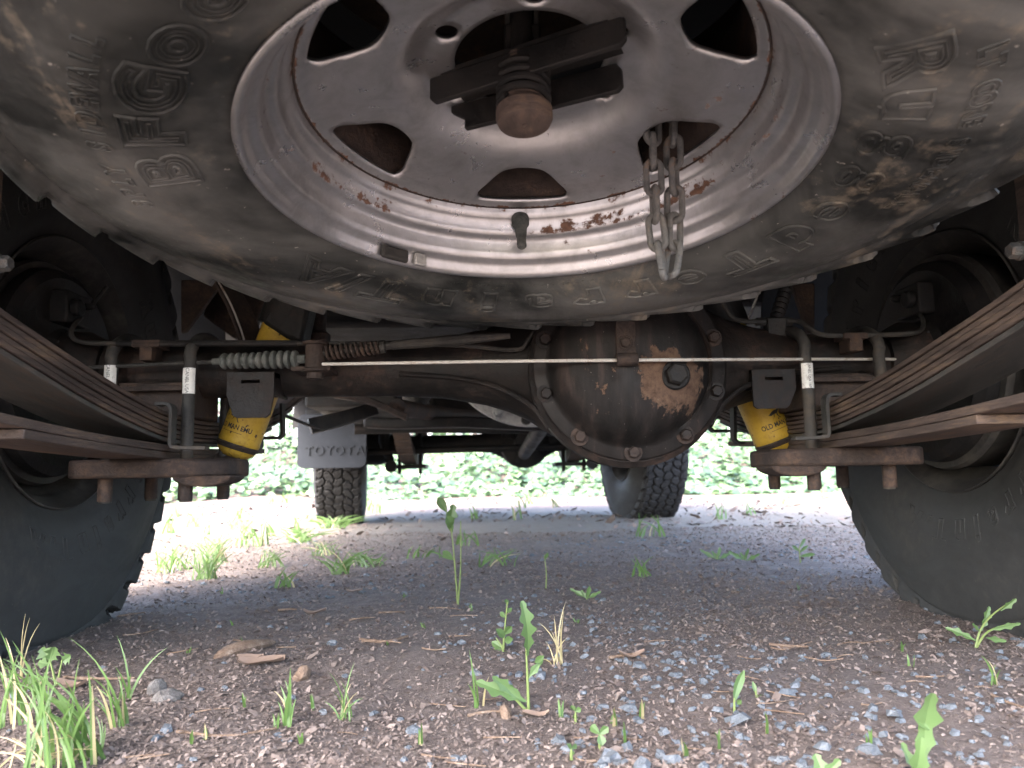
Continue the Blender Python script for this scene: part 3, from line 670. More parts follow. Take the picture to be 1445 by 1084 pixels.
mb.lathe(pr, A0, ax, 20); mb.obj('bellows_boot', BOOT, cab)
eq = Vector(PY(445, 506, .97)); mb = MB(); mb.lathe([(0, .021), (.0165, .021), (.0165, .0175), (.0125, .0165), (.0125, -.0125), (.0165, -.014), (.0175, -.0175), (.0105, -.019), (.0105, -.026), (0, -.026)], eq, (0,0,1), 24); mb.obj('pivot_pin', RUST, cab)
mb = MB(); mb.box((eq.x-.03, eq.y-.004, eq.z-.016), (eq.x+.02, eq.y+.05, eq.z-.010)); mb.obj('pivot_bracket', RUST, cab, .001)
B0, B1 = Vector(PY(460, 498, .968)), Vector(PY(537, 490, .965)); ax = (B1-B0).normalized(); Lb = (B1-B0).length
hel = []; u_ = ax.orthogonal().normalized(); v_ = ax.cross(u_)
for k in range(221): t = k/220; hel.append(B0+ax*(Lb*t)+(u_*math.cos(t*11*2*math.pi)+v_*math.sin(t*11*2*math.pi))*(.0085-.0018*t))
mb = MB(); mb.tube(hel, .0022, 7); mb.obj('return_spring', RUST, cab)
mb = MB(); mb.tube([B0-ax*.01, B1+ax*.004], .0048, 10); mb.lathe([(0,0), (.0085,0), (.0085,.006), (0,.006)], B1, ax, 16); mb.tube([B1, PY(556, 487, .962)], .005, 10); mb.tube([PY(553, 487.5, .963), PY(640, 480, .955), PY(720, 474, .95)], [.0058, .0075, .004], 10); mb.obj('pull_rod', GREYM, cab)

# ---- brake lines
bl = empty('brake_line', PY(400, 484, .99), truck)
mb = MB(); mb.tube(interp([PX(150, 405, -.585), PX(122, 440, -.583), PY(101, 466, 1.0), PY(113, 482, .99), PY(170, 485, .985), PY(300, 484, .985), PY(450, 485, .985), PY(640, 487, .985), PY(725, 494, .985), PY(745, 480, .985), PY(760, 455, .99)], 60), .0031, 8); mb.obj('pipe', GREYM, bl)
mb = MB(); mb.tube([PY(165, 485, .985), PY(420, 484.5, .985)], .0042, 8); mb.obj('sleeve', DARKM, bl)
mb = MB(); q = Vector(PY(207, 485, .985)); mb.box(q-Vector((.018, .004, .005)), q+Vector((.018, .03, .0045))); mb.box(q-Vector((.008, .003, .022)), q+Vector((.008, .03, -.004))); mb.obj('pipe_clip', RUST, bl, .001)
br = empty('brake_line', PY(1095, 455, 1.03), truck)
mb = MB(); mb.tube(interp([PX(1280, 418, .585), PX(1296, 440, .585), PY(1303, 458, 1.0), PY(1290, 470, .99), PY(1230, 473, .99), PY(1165, 473, .99), PY(1143, 464, 1.0), PY(1128, 454, 1.02), PY(1112, 453, 1.03)], 60), .0033, 8)
mb.tube(interp([PY(1072, 454, 1.03), PY(1045, 453, 1.03), PY(1030, 445, 1.03), PY(1018, 425, 1.03)], 20), .0033, 8); mb.obj('pipe', GREYM, br)
q = Vector(PY(1093, 458, 1.035)); mb = MB(); mb.box(q-Vector((.013, .01, .018)), q+Vector((.013, .012, .008))); mb.tube([q+Vector((-.027, 0, .004)), q+Vector((.026, 0, .004))], .0065, 6); mb.obj('tee_junction', GREYM, br, .002)
h0, h1 = q+Vector((.003, 0, .008)), Vector(PY(1110, 405, 1.04)); d = h1-h0; pr = [(.008, 0)]
for k in range(6): pr += [(.0098, d.length*(.05+k*.16)), (.0098, d.length*(.11+k*.16)), (.0078, d.length*(.15+k*.16))]
mb = MB(); mb.lathe(pr, h0, d, 16); mb.obj('flexible_hose', DARKM, br)
mb = MB(); q = Vector(PY(1207, 474, .985)); mb.box(q-Vector((.016, .003, .004)), q+Vector((.016, .03, .004))); mb.box(q-Vector((.009, .002, .020)), q+Vector((.009, .03, -.003))); mb.obj('pipe_clip', RUST, br, .001)

# ---- leaf springs, U-bolts, plates, shocks
def spring(s):
    sp = empty('leaf_spring', (s*.452, AY, .27), truck)
    top = [(.30, .455), (.42, .411), (.52, .379), (.60, .355), (.66, .3435), (.75, .325), (.83, .3105), (.95, .2925), (1.05, .289)]
    bot = [(.30, .415), (.42, .373), (.52, .342), (.60, .3195), (.66, .306), (.75, .286), (.83, .2715), (.95, .2555), (1.05, .2525)]
    nl = 6; X = s*.452
    def zt(y, c):
        c = list(c)+[(2.1-y_, z_-.004*(y_ < .9)) for y_, z_ in c[-2::-1]]; return float(np.interp(y, [p[0] for p in c], [p[1] for p in c]))
    for k in range(nl):
        y0 = .30+.045*k*(k > 0); y1 = 1.80-.075*k
        ys = np.linspace(y0, y1, 46); fr = (k+.5)/nl
        zz = np.array([zt(y_, top)*(1-fr)+zt(y_, bot)*fr for y_ in ys]); zz[1:-1] = (zz[:-2]+zz[1:-1]*2+zz[2:])/4; zz[1:-1] = (zz[:-2]+zz[1:-1]*2+zz[2:])/4
        mb = MB(); mb.sweep([(X+s*.0006*(k % 2), y_, z_) for y_, z_ in zip(ys, zz)], .070-.0020*(k % 2), .0051)
        o = mb.obj('leaf', RUSTLEAF, sp, .0009)
        if k == nl-1: o.data.materials.clear(); o.data.materials.append(SMOOTH)
    # thick helper leaves below
    for (pth, th, mt) in (([(.46, .270), (.60, .263), (.70, .257), (.81, .252), (.95, .2485), (1.05, .2475), (1.25, .252), (1.38, .258)], .0085, RUSTLEAF), ([(.668, .2495), (.74, .246), (.85, .242), (.95, .2395), (1.05, .239), (1.22, .2415)], .0085, RUSTLEAF)):
        mb = MB(); mb.sweep([(X, p[1], p[2]) for p in interp([(0, a_, b_) for a_, b_ in pth], 26)], .068, th); mb.obj('helper_leaf', mt, sp, .001)
    # axle block, clip bracket beside the pack, plate
    mb = MB(); mb.box((X-.046, .995, .29), (X+.046, 1.105, .335)); mb.obj('spring_seat', RUST, sp, .003)
    mb = MB(); mb.box((X-.05, .978, .322), (X+.05, .986, .328)); mb.obj('seat_lip', RUST, sp, .001)
    xi = X-s*.043
    mb = MB(); mb.sweep(interp([(xi+s*.012, .935, .300), (xi+s*.002, .935, .3005), (xi-s*.006, .935, .297), (xi-s*.0075, .935, .285), (xi-s*.0075, .935, .262), (xi-s*.008, .935, .2515), (xi-s*.014, .935, .2475), (xi-s*.05, .935, .246)], 24), .016, .0042, (0,1,0)); mb.obj('rebound_clip', GREYM, sp, .0006)
    for yc in (1.30, 1.44):
        zc = (zt(yc, top)+zt(yc, bot))/2
        mb = MB(); mb.sweep([(xi-s*.004, yc, zc+.028), (xi-s*.006, yc, zc-.03), (xi+s*.0, yc, zc-.036), (xi+s*.085, yc, zc-.036)], .022, .005, (0,1,0)); mb.obj('rebound_clip', GREYM, sp)
    # shackle at the rear eye
    mb = MB(); mb.lathe([(.026, -.036), (.026, .036)], (X, .30, .435), (1,0,0), 20); mb.obj('spring_eye', RUST, sp)
    mb = MB()
    for e in (-1, 1): mb.box((X+e*.042-.004, .27, .42), (X+e*.042+.004, .33, .585))
    mb.lathe([(0, 0), (.012, 0), (.012, .014), (0, .014)], (X-s*.046, .30, .435), (-s,0,0), 6); mb.obj('shackle', RUST, sp, .003)
    return sp, X, xi
def ubolt(xc, s, lab=None, yr=.980, yfr=1.118):
    ub = empty('u_bolt', (xc, AY, .24), truck)
    mb = MB(); zt_ = AZ+.033; pts = [(xc, yr+.002, .181), (xc, yr, .30), (xc+.0, yr+.004, zt_-.03)]
    for t in np.linspace(R_(175), R_(5), 13): pts.append((xc, (yr+yfr)/2+(yfr-yr)/2*math.cos(t), zt_-.026+.036*math.sin(t)))
    pts += [(xc, yfr, .30), (xc, yfr, .180)]
    mb.tube(pts, .0077, 12); mb.obj('rod', GREYM, ub)
    for yy in (yr, yfr):
        mb = MB(); mb.lathe([(0, -.030), (.0088, -.030), (.0088, .0), (0, .0)], (xc, yy, .213), (0,0,1), 14); mb.obj('stud_end', RUST, ub)
    if lab:
        zc, h, T = lab; mb = MB(); n = 9
        for r_, nm, mt in ((.0083, 'label_sleeve', LABEL),):
            V = []; Fc = []
            for i_ in range(n):
                t = R_(-165+150*i_/(n-1))
                for z_ in (zc-h, zc+h): V.append((xc+r_*math.cos(t), yr+.0015+r_*math.sin(t), z_))
            for i_ in range(n-1): Fc.append((2*i_, 2*i_+2, 2*i_+3, 2*i_+1))
            mb.add(V, Fc); o = mb.obj(nm, mt, ub)
        V, Fc = T; t = R_(-90)+V[:, 1]/.0086; mb = MB(); mb.add(np.stack([xc+.0087*np.cos(t), yr+.0015+.0087*np.sin(t), zc-V[:, 0]], -1), Fc); mb.obj('lettering', INK, ub, smooth=False)['kind'] = 'stuff'
    return ub
def plate(s, X):
    pt = empty('spring_plate', (X, AY, .22), truck)
    zb, zt_ = .212, .235
    # outline seen from above: long bar with a rounded shock tongue on the inside
    xi, xo = X-s*.108, X+s*.088
    poly = []
    for t in np.linspace(R_(-90), R_(90), 9): poly.append((xi+s*.025-s*.025*math.cos(t), 1.03+.062*math.sin(t)))
    poly += [(xo-s*.012, 1.125), (xo, 1.105), (xo, .965), (xo-s*.012, .952), (xi+s*.06, .952)]
    mb = MB(); mb.prism(poly, (0, 0, zb), (1,0,0), (0,1,0), (0,0,1), zt_-zb); mb.obj('plate', RUST, pt, .004)
    # shock tongue: bulging lip under the inner end
    mb = MB(); pl2 = []
    for t in np.linspace(R_(180), R_(360), 13): pl2.append((X-s*.078+.036*math.cos(t)*1.0, .215+.0135*math.sin(t)-.002))
    mb.prism(pl2, (0, .957, 0), (1,0,0), (0,0,1), (0,1,0), .06); mb.obj('shock_tongue', RUST, pt, .003)
    for xx, yy in ((X-s*.018, .975), (X+s*.022, 1.0)):
        pass
    return pt
def shock(s, lo_, hi_, bottomY):
    sh = empty('shock_absorber', lo_, truck)
    a0, a1 = Vector(lo_), Vector(hi_); ax = (a1-a0).normalized(); r = .0295
    mb = MB(); mb.lathe([(0, .002), (.018, .002), (.0265, .010), (r-.001, .02), (r, .0225), (r+.0008, .025), (r, .028), (r, .40), (0, .41)], a0, ax, 40); body = mb.obj('body', YELLOW, sh, 0, True, 60)
    mb = MB(); mb.lathe([(r-.004, .0110), (r-.0005, .0155), (r+.0012, .0190), (r+.0003, .0215)], a0, ax, 40); mb.f = [f for f in mb.f if len(f) < 5]; mb.obj('rust_band', RUST, sh)
    mb = MB(); mb.lathe([(.019, -.018), (.019, .018)], a0-ax*.012, (1,0,0), 20); mb.obj('eye', RUST, sh)
    mb = MB(); mb.lathe([(0, .200), (.036, .200), (.037, .215), (.037, .45), (0, .45)], a0, ax, 28); mb.obj('dust_tube', DARKM, sh)
    # print wrapped on the tube, facing the rear
    view = Vector((-.28*(-s), -1, -.05)); view = (view-ax*view.dot(ax)).normalized(); sidev = ax.cross(view).normalized()
    if sidev.x < 0: sidev = -sidev
    def wrap(V, h, off=0., flip=1):
        t = V[:, 0]/r+off; rr = r+.0005
        return [a0+ax*(h+float(b_))+(view*math.cos(a_)+sidev*math.sin(a_))*rr for a_, b_ in zip(t, V[:, 1])]
    V, Fc = T_OME; Vd, Fd = subdiv(V*np.array([.66, .8, 1]), Fc); mb = MB(); mb.add(wrap(Vd, .0440), Fd); mb.obj('lettering', INK, sh, smooth=False)['kind'] = 'stuff'
    emu = np.array([(-.0115,.000),(-.006,.0035),(-.001,.005),(.0035,.0048),(.0062,.0075),(.0068,.012),(.0060,.0148),(.0072,.0165),(.0102,.0160),(.0086,.0148),(.0092,.012),(.0086,.007),(.0062,.0028),(.003,.0002),(.0028,-.0035),(.0056,-.0075),(.0064,-.0088),(.004,-.0078),(.0012,-.0035),(.0008,-.0004),(-.002,-.0006),(-.0040,-.0045),(-.0082,-.0082),(-.0050,-.0046),(-.0038,-.0006),(-.0075,-.0018)])
    emu3 = np.c_[emu*np.array([1.0, 1.0]), np.zeros(len(emu))]
    mb = MB(); mb.add(wrap(emu3, .0595), [tuple(range(len(emu)))]); me = mb.mesh('emu_emblem', False)
    bm = bmesh.new(); bm.from_mesh(me); bmesh.ops.triangulate(bm, faces=bm.faces); bm.to_mesh(me); bm.free(); put('emblem', me, INK, sh)
    mb = MB(); V = np.array([(x_, y_, 0) for x_ in np.linspace(-.016, .016, 9) for y_ in (-.0003, .0003)]); mb.add(wrap(V, .0365), [(2*i_, 2*i_+2, 2*i_+3, 2*i_+1) for i_ in range(8)]); mb.obj('underline', INK, sh)
    return sh
def subdiv(V, Fc):
    return V, Fc
for s in (-1, 1):
    sp, X, xi = spring(s)
    xin, xout = s*.401, s*.503
    if s < 0: ubolt(xin, s, (.334, .0165, T_LAB)); ubolt(xout, s, (.342, .014, T_LAB), .985)
    else: ubolt(xin, s, (.330, .0165, T_LAB2)); ubolt(xout, s, None, .985)
    plate(s, X)
sL = shock(-1, PY(329, 646, 1.125), PY(393, 478, 1.125), 0)
sR = shock(1, PY(1101, 640, 1.125), PY(1030, 478, 1.125), 0)
# brackets hanging from the tube in front of the shocks
for pxs in ((322, 388, 330, 382, 526, 560, 590), (1060, 1121, 1063, 1113, 522, 550, 577)):
    x0, x1 = PY(pxs[0], 540, .995)[0], PY(pxs[1], 540, .995)[0]; z0 = PY(350 if x0 < 0 else 1090, pxs[4], .995)[2]; z1 = PY(350 if x0 < 0 else 1090, pxs[6], .995)[2]
    xa, xb = PY(pxs[2], 580, .995)[0], PY(pxs[3], 580, .995)[0]
    bk = empty('shock_bracket', (x0, .995, z1), truck)
    zs0, zs1 = z0-.010, z0-.0145; zm = (z0+z1)/2
    xm0, xm1 = (x0+x1)/2-.012, (x0+x1)/2+.012
    mb = MB()      # plate with a slot: four pieces round the opening and the tapering lower part
    mb.prism([(x0, zm), (x0, z0), (x1, z0), (x1, zm), (x1, zs0), (xm1, zs0), (xm1, zs0), (xm0, zs0), (x0, zs0)][0:0] or [(x0, zs0), (x0, z0), (x1, z0), (x1, zs0)], (0, .99, 0), (1,0,0), (0,0,1), (0,1,0), .005)
    mb.prism([(x0, zs1), (x0, zs0), (xm0, zs0), (xm0, zs1)], (0, .99, 0), (1,0,0), (0,0,1), (0,1,0), .005)
    mb.prism([(xm1, zs1), (xm1, zs0), (x1, zs0), (x1, zs1)], (0, .99, 0), (1,0,0), (0,0,1), (0,1,0), .005)
    mb.prism([(x0, zm), (x0, zs1), (x1, zs1), (x1, zm), (xb, z1+.004), (xb-.005, z1), (xa+.005, z1), (xa, z1+.004)], (0, .99, 0), (1,0,0), (0,0,1), (0,1,0), .005)
    mb.obj('bracket_plate', TUBE, bk)
    mb = MB(); mb.box((x0, .995, z0-.006), (x1, 1.04, z0)); mb.box((x0, .995, zm), (x0+.004, 1.06, z0)); mb.box((x1-.004, .995, zm), (x1, 1.06, z0)); mb.obj('bracket_wall', TUBE, bk)

# hanger straps beside the springs
for px_, py_, X_ in ((2, 372, -.488), (1436, 354, .488)):
    q = Vector(PX(px_, py_, X_)); s_ = 1 if X_ > 0 else -1
    hs = empty('spring_hanger', q, truck)
    mb = MB(); mb.prism([(-.022, -.012), (.010, -.016), (.014, .01), (.010, .30), (-.03, .30), (-.028, .02)], (q.x+s_*.004, q.y-.012, q.z), (0,1,0), (0,0,1), (s_,0,0), .007); mb.obj('strap', RUSTLEAF, hs, .001)
    mb = MB(); mb.hexbolt(q+Vector((s_*.004, 0, 0)), (-s_, 0, 0), .0078, .013, 1.2); mb.obj('bolt', CHAINM, hs)
# ---- wheels
def wheel(loc, rotz, tyre_mat_, first=[None]):
    w_ = empty('wheel', (0, 0, 0), truck); w_.matrix_parent_inverse = Matrix.Translation(-wpos(truck)); w_.location = loc; w_.rotation_euler = (0, 0, rotz); w_['local'] = 1
    if first[0] is None:
        t_ = put('tyre', M_TYRE_ROAD, None, w_); M_TYRE_ROAD.materials.append(TYRE)
        rm = open_lathe(.885).obj('rim', RIM_DIRTY, w_, 0, True, 50)
        dc = make_disc('wheel_disc', .885, w_, RIM_DIRTY)
        first[0] = (t_, rm, dc)
    else:
        for o in first[0]:
            c = o.copy(); col.objects.link(c); c.parent = w_; c.matrix_parent_inverse = Matrix.Identity(4)
    if tyre_mat_ is TYRE:
        for me_ in M_LET_ROAD: put('letter', me_, TYRE, w_)
    else:
        t_ = [c for c in w_.children if c.name.startswith('tyre')][0]
        t_.material_slots[0].link = 'OBJECT'; t_.material_slots[0].material = tyre_mat_
    return w_
WX = .738
wheel((.726, AY, AZ), 0, TYRE)
wheel((-.692, AY, AZ), math.pi, TYRE)
wheel((.735, 3.78, AZ), R_(8), TYRE_FRONT)
wheel((-.735, 3.78, AZ), math.pi+R_(8), TYRE_FRONT)
# brake drums and backing plates
for s in (-1, 1):
    bd = empty('rear_brake', (s*.60, AY, AZ), truck)
    mb = MB(); mb.lathe([(.0, .0), (.05, .0), (.06, .012), (.10, .014), (.128, .008), (.140, .016), (.142, .03), (0, .03)], (s*.585, AY, AZ), (s,0,0), 64); mb.obj('backing_plate', DARKM, bd)
    mb = MB(); mb.lathe([(.138, .0), (.150, .0), (.153, .008), (.150, .014), (.148, .07), (.13, .095), (0, .10)], (s*.617, AY, AZ), (s,0,0), 64); mb.obj('brake_drum', RIM_DIRTY, bd)
    mb = MB(); c = Vector((s*.588, AY-.01, AZ+.085)); mb.box(c+Vector((-.012, -.03, -.022)), c+Vector((.012, .03, .022))); mb.lathe([(0,0), (.012,0), (.012,.012), (0,.012)], c+Vector((-s*.01, -.012, 0)), (-s,0,0), 12); mb.lathe([(0,0), (.006,0), (.005,.016), (0,.016)], c+Vector((-s*.01, .016, .008)), (-s,0,0), 6); mb.obj('wheel_cylinder', DARKM, bd, .004)
    mb = MB(); mb.lathe([(.041, 0), (.052, .02), (.056, .028), (.056, .05)], (s*.535, AY, AZ), (s,0,0), 40); mb.obj('axle_flange', TUBE, bd)
    mb = MB(); c = Vector((s*.583, AY-.035, AZ+.03)); mb.box(c-Vector((.002, .010, .006)), c+Vector((.002, .010, .006))); mb.obj('adjuster_plug', INK, bd)

# ---- things seen above the axle, left and right of the differential
mb = MB(); o0 = Vector(PY(254, 400, 1.22)); mb.prism([(0, 0), (.085, .04), (.085, .075), (0, .08)], (0,0,0), (1,0,0), (0,0,1), (0,1,0), .006)
mb = MB(); P4 = [PY(255, 395, 1.25), PY(315, 395, 1.25), PY(262, 468, 1.25), PY(255, 470, 1.25)]; mb.prism([(p[0], p[2]) for p in P4], (0, 1.25, 0), (1,0,0), (0,0,1), (0,1,0), .012); mb.obj('frame_gusset', RUST, truck, .002)
mb = MB(); P4 = [PY(300, 405, 1.34), PY(380, 405, 1.34), PY(360, 455, 1.34), PY(330, 478, 1.34), PY(285, 445, 1.34)]; mb.prism([(p[0], p[2]) for p in P4], (0, 1.34, 0), (1,0,0), (0,0,1), (0,1,0), .03); mb.obj('frame_bracket', RUST, truck, .004)
br_ = empty('shock_mount', PY(380, 470, 1.2), truck)
mb = MB(); pth = interp([PY(312, 390, 1.12), PY(335, 430, 1.12), PY(350, 466, 1.12), PY(357, 490, 1.12)], 16); mb.sweep(pth, .05, .004, (.45, .9, 0)); mb.obj('strap', RUST, br_, .001)
mb = MB(); mb.tube([p+Vector((-.004, -.024, 0)) for p in pth], .0016, 6); mb.obj('worn_edge', TIP, br_)
mb = MB(); P4 = [PY(370, 455, 1.10), PY(385, 435, 1.10), PY(440, 430, 1.10), PY(428, 485, 1.10), PY(405, 478, 1.10)]; mb.prism([(p[0], p[2]) for p in P4], (0, 1.09, 0), (1,0,0), (0,0,1), (0,1,0), .05); mb.obj('bump_stop', DARKM, truck, .006)
mb = MB(); mb.lathe([(0, 0), (.018, 0), (.019, .012), (.012, .018), (.012, .05), (0, .05)], PY(449, 484, 1.16), (0,0,1), 24); mb.obj('rubber_stop', RUST, truck)
mb = MB(); mb.sweep([PY(1068, 420, 1.15), PY(1048, 470, 1.15)], .03, .003, (.3, 1, 0)); mb.obj('bracket_strip', TIP, truck)
mb = MB(); P4 = [PY(1118, 400, 1.22), PY(1150, 400, 1.22), PY(1150, 470, 1.22), PY(1140, 470, 1.22)]; mb.prism([(p[0], p[2]) for p in P4], (0, 1.22, 0), (1,0,0), (0,0,1), (0,1,0), .012); mb.obj('frame_gusset', RUST, truck, .002)

# ---- middle of the chassis: transfer case, prop shaft, exhaust, bent bar
tc = empty('transfer_case', (.03, 2.3, .50), truck)
cx_, cz_ = PY(748, 478, 2.2)[0], PY(748, 478, 2.2)[2]
mb = MB(); mb.lathe([(.17, .05), (.215, .045), (.22, .02), (.258, .016), (.26, -.006), (.242, -.012), (.215, -.012), (.19, .0), (.15, .006), (.0, .01)], (cx_, 2.2, cz_), (0,-1,0), 72); mb.obj('case_flange', CAST, tc)
for k in range(18):
    an = R_(20*k+6); q = Vector((cx_+.240*math.cos(an), 2.187, cz_+.240*math.sin(an))); mb = MB(); mb.lathe([(0, .0), (.016, .0), (.014, .022), (0, .022)], q, (0,-1,0), 12); mb.hexbolt(q+Vector((0, -.02, 0)), (0,-1,0), .009, .008, 1.2); mb.obj('case_bolt', GREYM if k % 2 else CAST, tc)
mb = MB(); mb.box((cx_-.16, 2.22, cz_-.14), (cx_+.16, 2.75, cz_+.14)); mb.obj('gearbox', DARKM, tc, .03)
mb = MB(); mb.tube([(DX, 1.24, DZ+.02), (DX-.02, 1.5, DZ+.05), (.08, 2.2, .47)], .036, 18); mb.obj('propeller_shaft', DARKM, truck)
mb = MB(); q = [PY(x_, y_, 2.5) for x_, y_ in ((515, 596), (560, 598), (650, 596), (720, 599), (800, 603))]; mb.sweep(interp(q, 20), .07, .035, (0,1,0)); mb.obj('gearbox_crossmember', DARKM, truck, .008)
mb = MB(); q = [PY(x_, y_, 2.15) for x_, y_ in ((470, 557), (520, 566), (575, 590))]; mb.sweep(interp(q, 8), .06, .018, (0,1,0)); mb.obj('frame_tie', RUST, truck, .003)
bar = empty('exhaust_pipe', PY(445, 605, 1.9), truck)
mb = MB(); mb.sweep([PY(x_, y_, Y_) for x_, y_, Y_ in ((385, 579, 1.75), (415, 592, 1.85), (443, 603, 1.95))], .05, .046, (.3, 1, 0)); mb.sweep([PY(x_, y_, Y_) for x_, y_, Y_ in ((437, 602, 1.95), (480, 592, 2.1), (530, 577, 2.3))], .045, .040, (-.3, 1, 0)); mb.obj('bent_section', GREYM, bar, .008)
mb = MB(); q = PY(660, 566, 2.0); mb.lathe([(0, 0), (.03, 0), (.045, .02), (.05, .06), (0, .06)], PY(588, 572, 2.4), (0,0,1), 24); mb.obj('mount_cup', GREYM, truck)
mb = MB(); mb.box(PY(430, 575, 2.6), Vector(PY(560, 550, 2.6))+Vector((0, .5, .12))); mb.obj('skid_panel', DARKM, truck, .01)
mb = MB(); mb.box(Vector(PY(690, 597, 3.0)), Vector(PY(800, 570, 3.0))+Vector((0, .5, .1))); mb.obj('engine_sump', DARKM, truck, .02)

# silencer, pipe and drag link filling the middle of the chassis
mb = MB(); mb.lathe([(0, 0), (.05, 0), (.075, .03), (.08, .06), (.08, .40), (.07, .45), (0, .46)], PY(470, 568, 2.75), (.15, 1, .0), 28, ((0,0,1), .7)); mb.obj('silencer', GREYM, truck)
mb = MB(); mb.tube(interp([PY(560, 575, 2.2), PY(610, 583, 2.5), PY(680, 590, 2.9), PY(720, 588, 3.3)], 20), .026, 14); mb.obj('down_pipe', RUST, truck)
mb = MB(); mb.tube(interp([PY(610, 604, 3.3), PY(700, 606, 3.3), PY(790, 612, 3.4)], 8), .014, 10); mb.obj('drag_link', DARKM, truck)
mb = MB(); mb.box(Vector(PY(605, 592, 3.2)), Vector(PY(700, 560, 3.2))+Vector((0, .4, .1))); mb.obj('engine_block', DARKM, truck, .02)
mb = MB(); mb.tube(interp([PY(500, 606, 2.9), PY(600, 604, 2.95), PY(760, 606, 3.0)], 10), .02, 12); mb.obj('stabiliser_bar', DARKM, truck)
mb = MB(); mb.tube([PY(740, 640, 3.6), PY(775, 585, 2.45)], .03, 14); mb.obj('front_propeller_shaft', DARKM, truck)
# ---- front axle
fa = empty('front_axle', (0, 3.78, AZ), truck)
mb = MB(); mb.lathe([(.05, -.60), (.05, -.5), (.043, -.48), (.043, -.1), (.05, 0), (.085, .07), (.11, .12), (.11, .20), (.085, .25), (.05, .31), (.043, .40), (.05, .5), (.05, .6)], (0, 3.78, .372), (1,0,0), 32); mb.obj('axle_housing', DARKM, fa)
mb = MB(); mb.lathe([(0, -.02), (.05, -.02), (.06, .03), (.11, .07), (.122, .1), (.122, .2), (0, .2)], (.16, 3.62, .366), (0,1,0), 40); mb.obj('differential', DARKM, fa)
for s in (-1, 1):
    for k in range(4):
        an = R_(45+90*k+22); mb = MB(); mb.sweep([(.16+.05*math.cos(an), 3.61, .366+.05*math.sin(an)), (.16+.105*math.cos(an), 3.69, .366+.105*math.sin(an))], .014, .02, (0,1,0))
        if s > 0: mb.obj('rib', DARKM, fa)
    xs = s*.395
    mb = MB(); mb.lathe([(0, -.1), (.085, -.1), (.1, -.05), (.1, .03), (0, .05)], (s*.60, 3.78, .372), (s,0,0), 28); mb.obj('steering_knuckle', DARKM, fa)
    fs = empty('front_spring', (xs, 3.78, .3), truck)
    for k in range(6):
        mb = MB(); e = .60-.06*k; ys = np.linspace(3.78-e, 3.78+e, 16); mb.sweep([(xs, y_, .318-.0085*k+.17*((y_-3.78)/.62)**2) for y_ in ys], .07, .0075); mb.obj('leaf', RUSTLEAF, fs)
    mb = MB(); mb.box((xs-.09, 3.69, .252), (xs+.075, 3.87, .27)); mb.obj('plate', DARKM, fs, .003)
    for a_ in (-.05, .05):
        mb = MB(); mb.tube([(xs+a_, 3.70, .43), (xs+a_, 3.70, .225)], .009, 10); mb.obj('u_bolt_leg', DARKM, fs)
    mb = MB(); mb.tube([(xs-.085, 3.66, .268), (xs-.12, 3.66, .38), (xs-.10, 3.66, .60)] if s < 0 else [(xs+.085, 3.66, .268), (xs+.10, 3.66, .38), (xs+.08, 3.66, .60)], [.021, .026, .03], 16); mb.obj('damper', YELLOW if s > 0 else DARKM, fs)
    mb = MB(); mb.lathe([(0, -.03), (.026, -.03), (.03, 0), (.026, .03), (0, .03)], (xs+s*.085, 3.655, .262), (0,1,0), 18); mb.obj('damper_eye', DARKM, fs)
mb = MB(); mb.tube([(-.58, 3.60, .33), (.58, 3.60, .345)], .016, 12); mb.obj('tie_rod', DARKM, fa)

# ---- mud flap behind the left front wheel
Yf = 3.22; q0, q1 = PY(420, 585, Yf), PY(517, 660, Yf); Wf, Hf = (q1[0]-q0[0])/2, (q0[2]-q1[2])/2
mf = empty('mud_flap', ((q0[0]+q1[0])/2, Yf, q1[2]), truck)
c = Vector(((q0[0]+q1[0])/2, Yf, (q0[2]+q1[2])/2)); pl = []
for sx_, sz_ in ((1, 1), (-1, 1), (-1, -1), (1, -1)):
    a0 = math.atan2(sz_, sx_)-R_(45)
    for t in np.linspace(0, R_(90), 6): pl.append((sx_*(Wf-.03)+.03*math.cos(a0+t), sz_*(Hf-.03)+.03*math.sin(a0+t)))
mb = MB(); mb.prism(pl, c, (1,0,0), (0,0,1), (0,1,0), .008); mb.obj('flap', PLASTIC, mf, .002)
for k, ch_ in enumerate('TOYOTA'):
    V, Fc = T_TOY[ch_]; mb = MB(); mb.add(np.stack([c.x+.012+(k-2.5)*.0425+V[:, 0], Yf-.0035-V[:, 2]*.8, q1[2]+.072+V[:, 1]], -1), Fc); mb.obj('letter', PLASTIC, mf, smooth=False)
mb = MB(); mb.box((c.x-Wf+.03, Yf+.008, c.z+Hf-.06), (c.x+Wf-.03, Yf+.03, c.z+Hf+.02)); mb.obj('flap_hanger', DARKM, mf, .003)

# ================================================================== SPARE WHEEL
SC = Vector((0.01622, 0.53570, 0.42874)); tx, ty = .12184, .00548
SN = Vector((math.sin(ty), -math.sin(tx)*math.cos(ty), -math.cos(tx)*math.cos(ty)))     # towards the ground
SB = SN.cross(Vector((1, 0, 0))).normalized(); SB = SB if SB.y > 0 else -SB                # far side
SA = SN.cross(SB)                                                                          # right
Mw = Matrix.Identity(4); cw = SC-SN*.1025
for k in range(3): Mw[k][0], Mw[k][1], Mw[k][2], Mw[k][3] = SN[k], SB[k], SA[k], cw[k]
spare = empty('spare_wheel'); spare.matrix_world = Mw; spare['local'] = 1
tag(spare, 'dusty spare wheel with silver slotted rim, slung flat under the truck', 'spare wheel')
ty_ = put('tyre', M_TYRE_SPARE, TYRE_SPARE, spare)
ty_['local'] = 1
for me_ in M_LET_SPARE: put('letter', me_, TYRE_SPARE, ty_)
put('fine_print', M_FINE_SPARE, TYRE_SPARE, ty_)['kind'] = 'stuff'
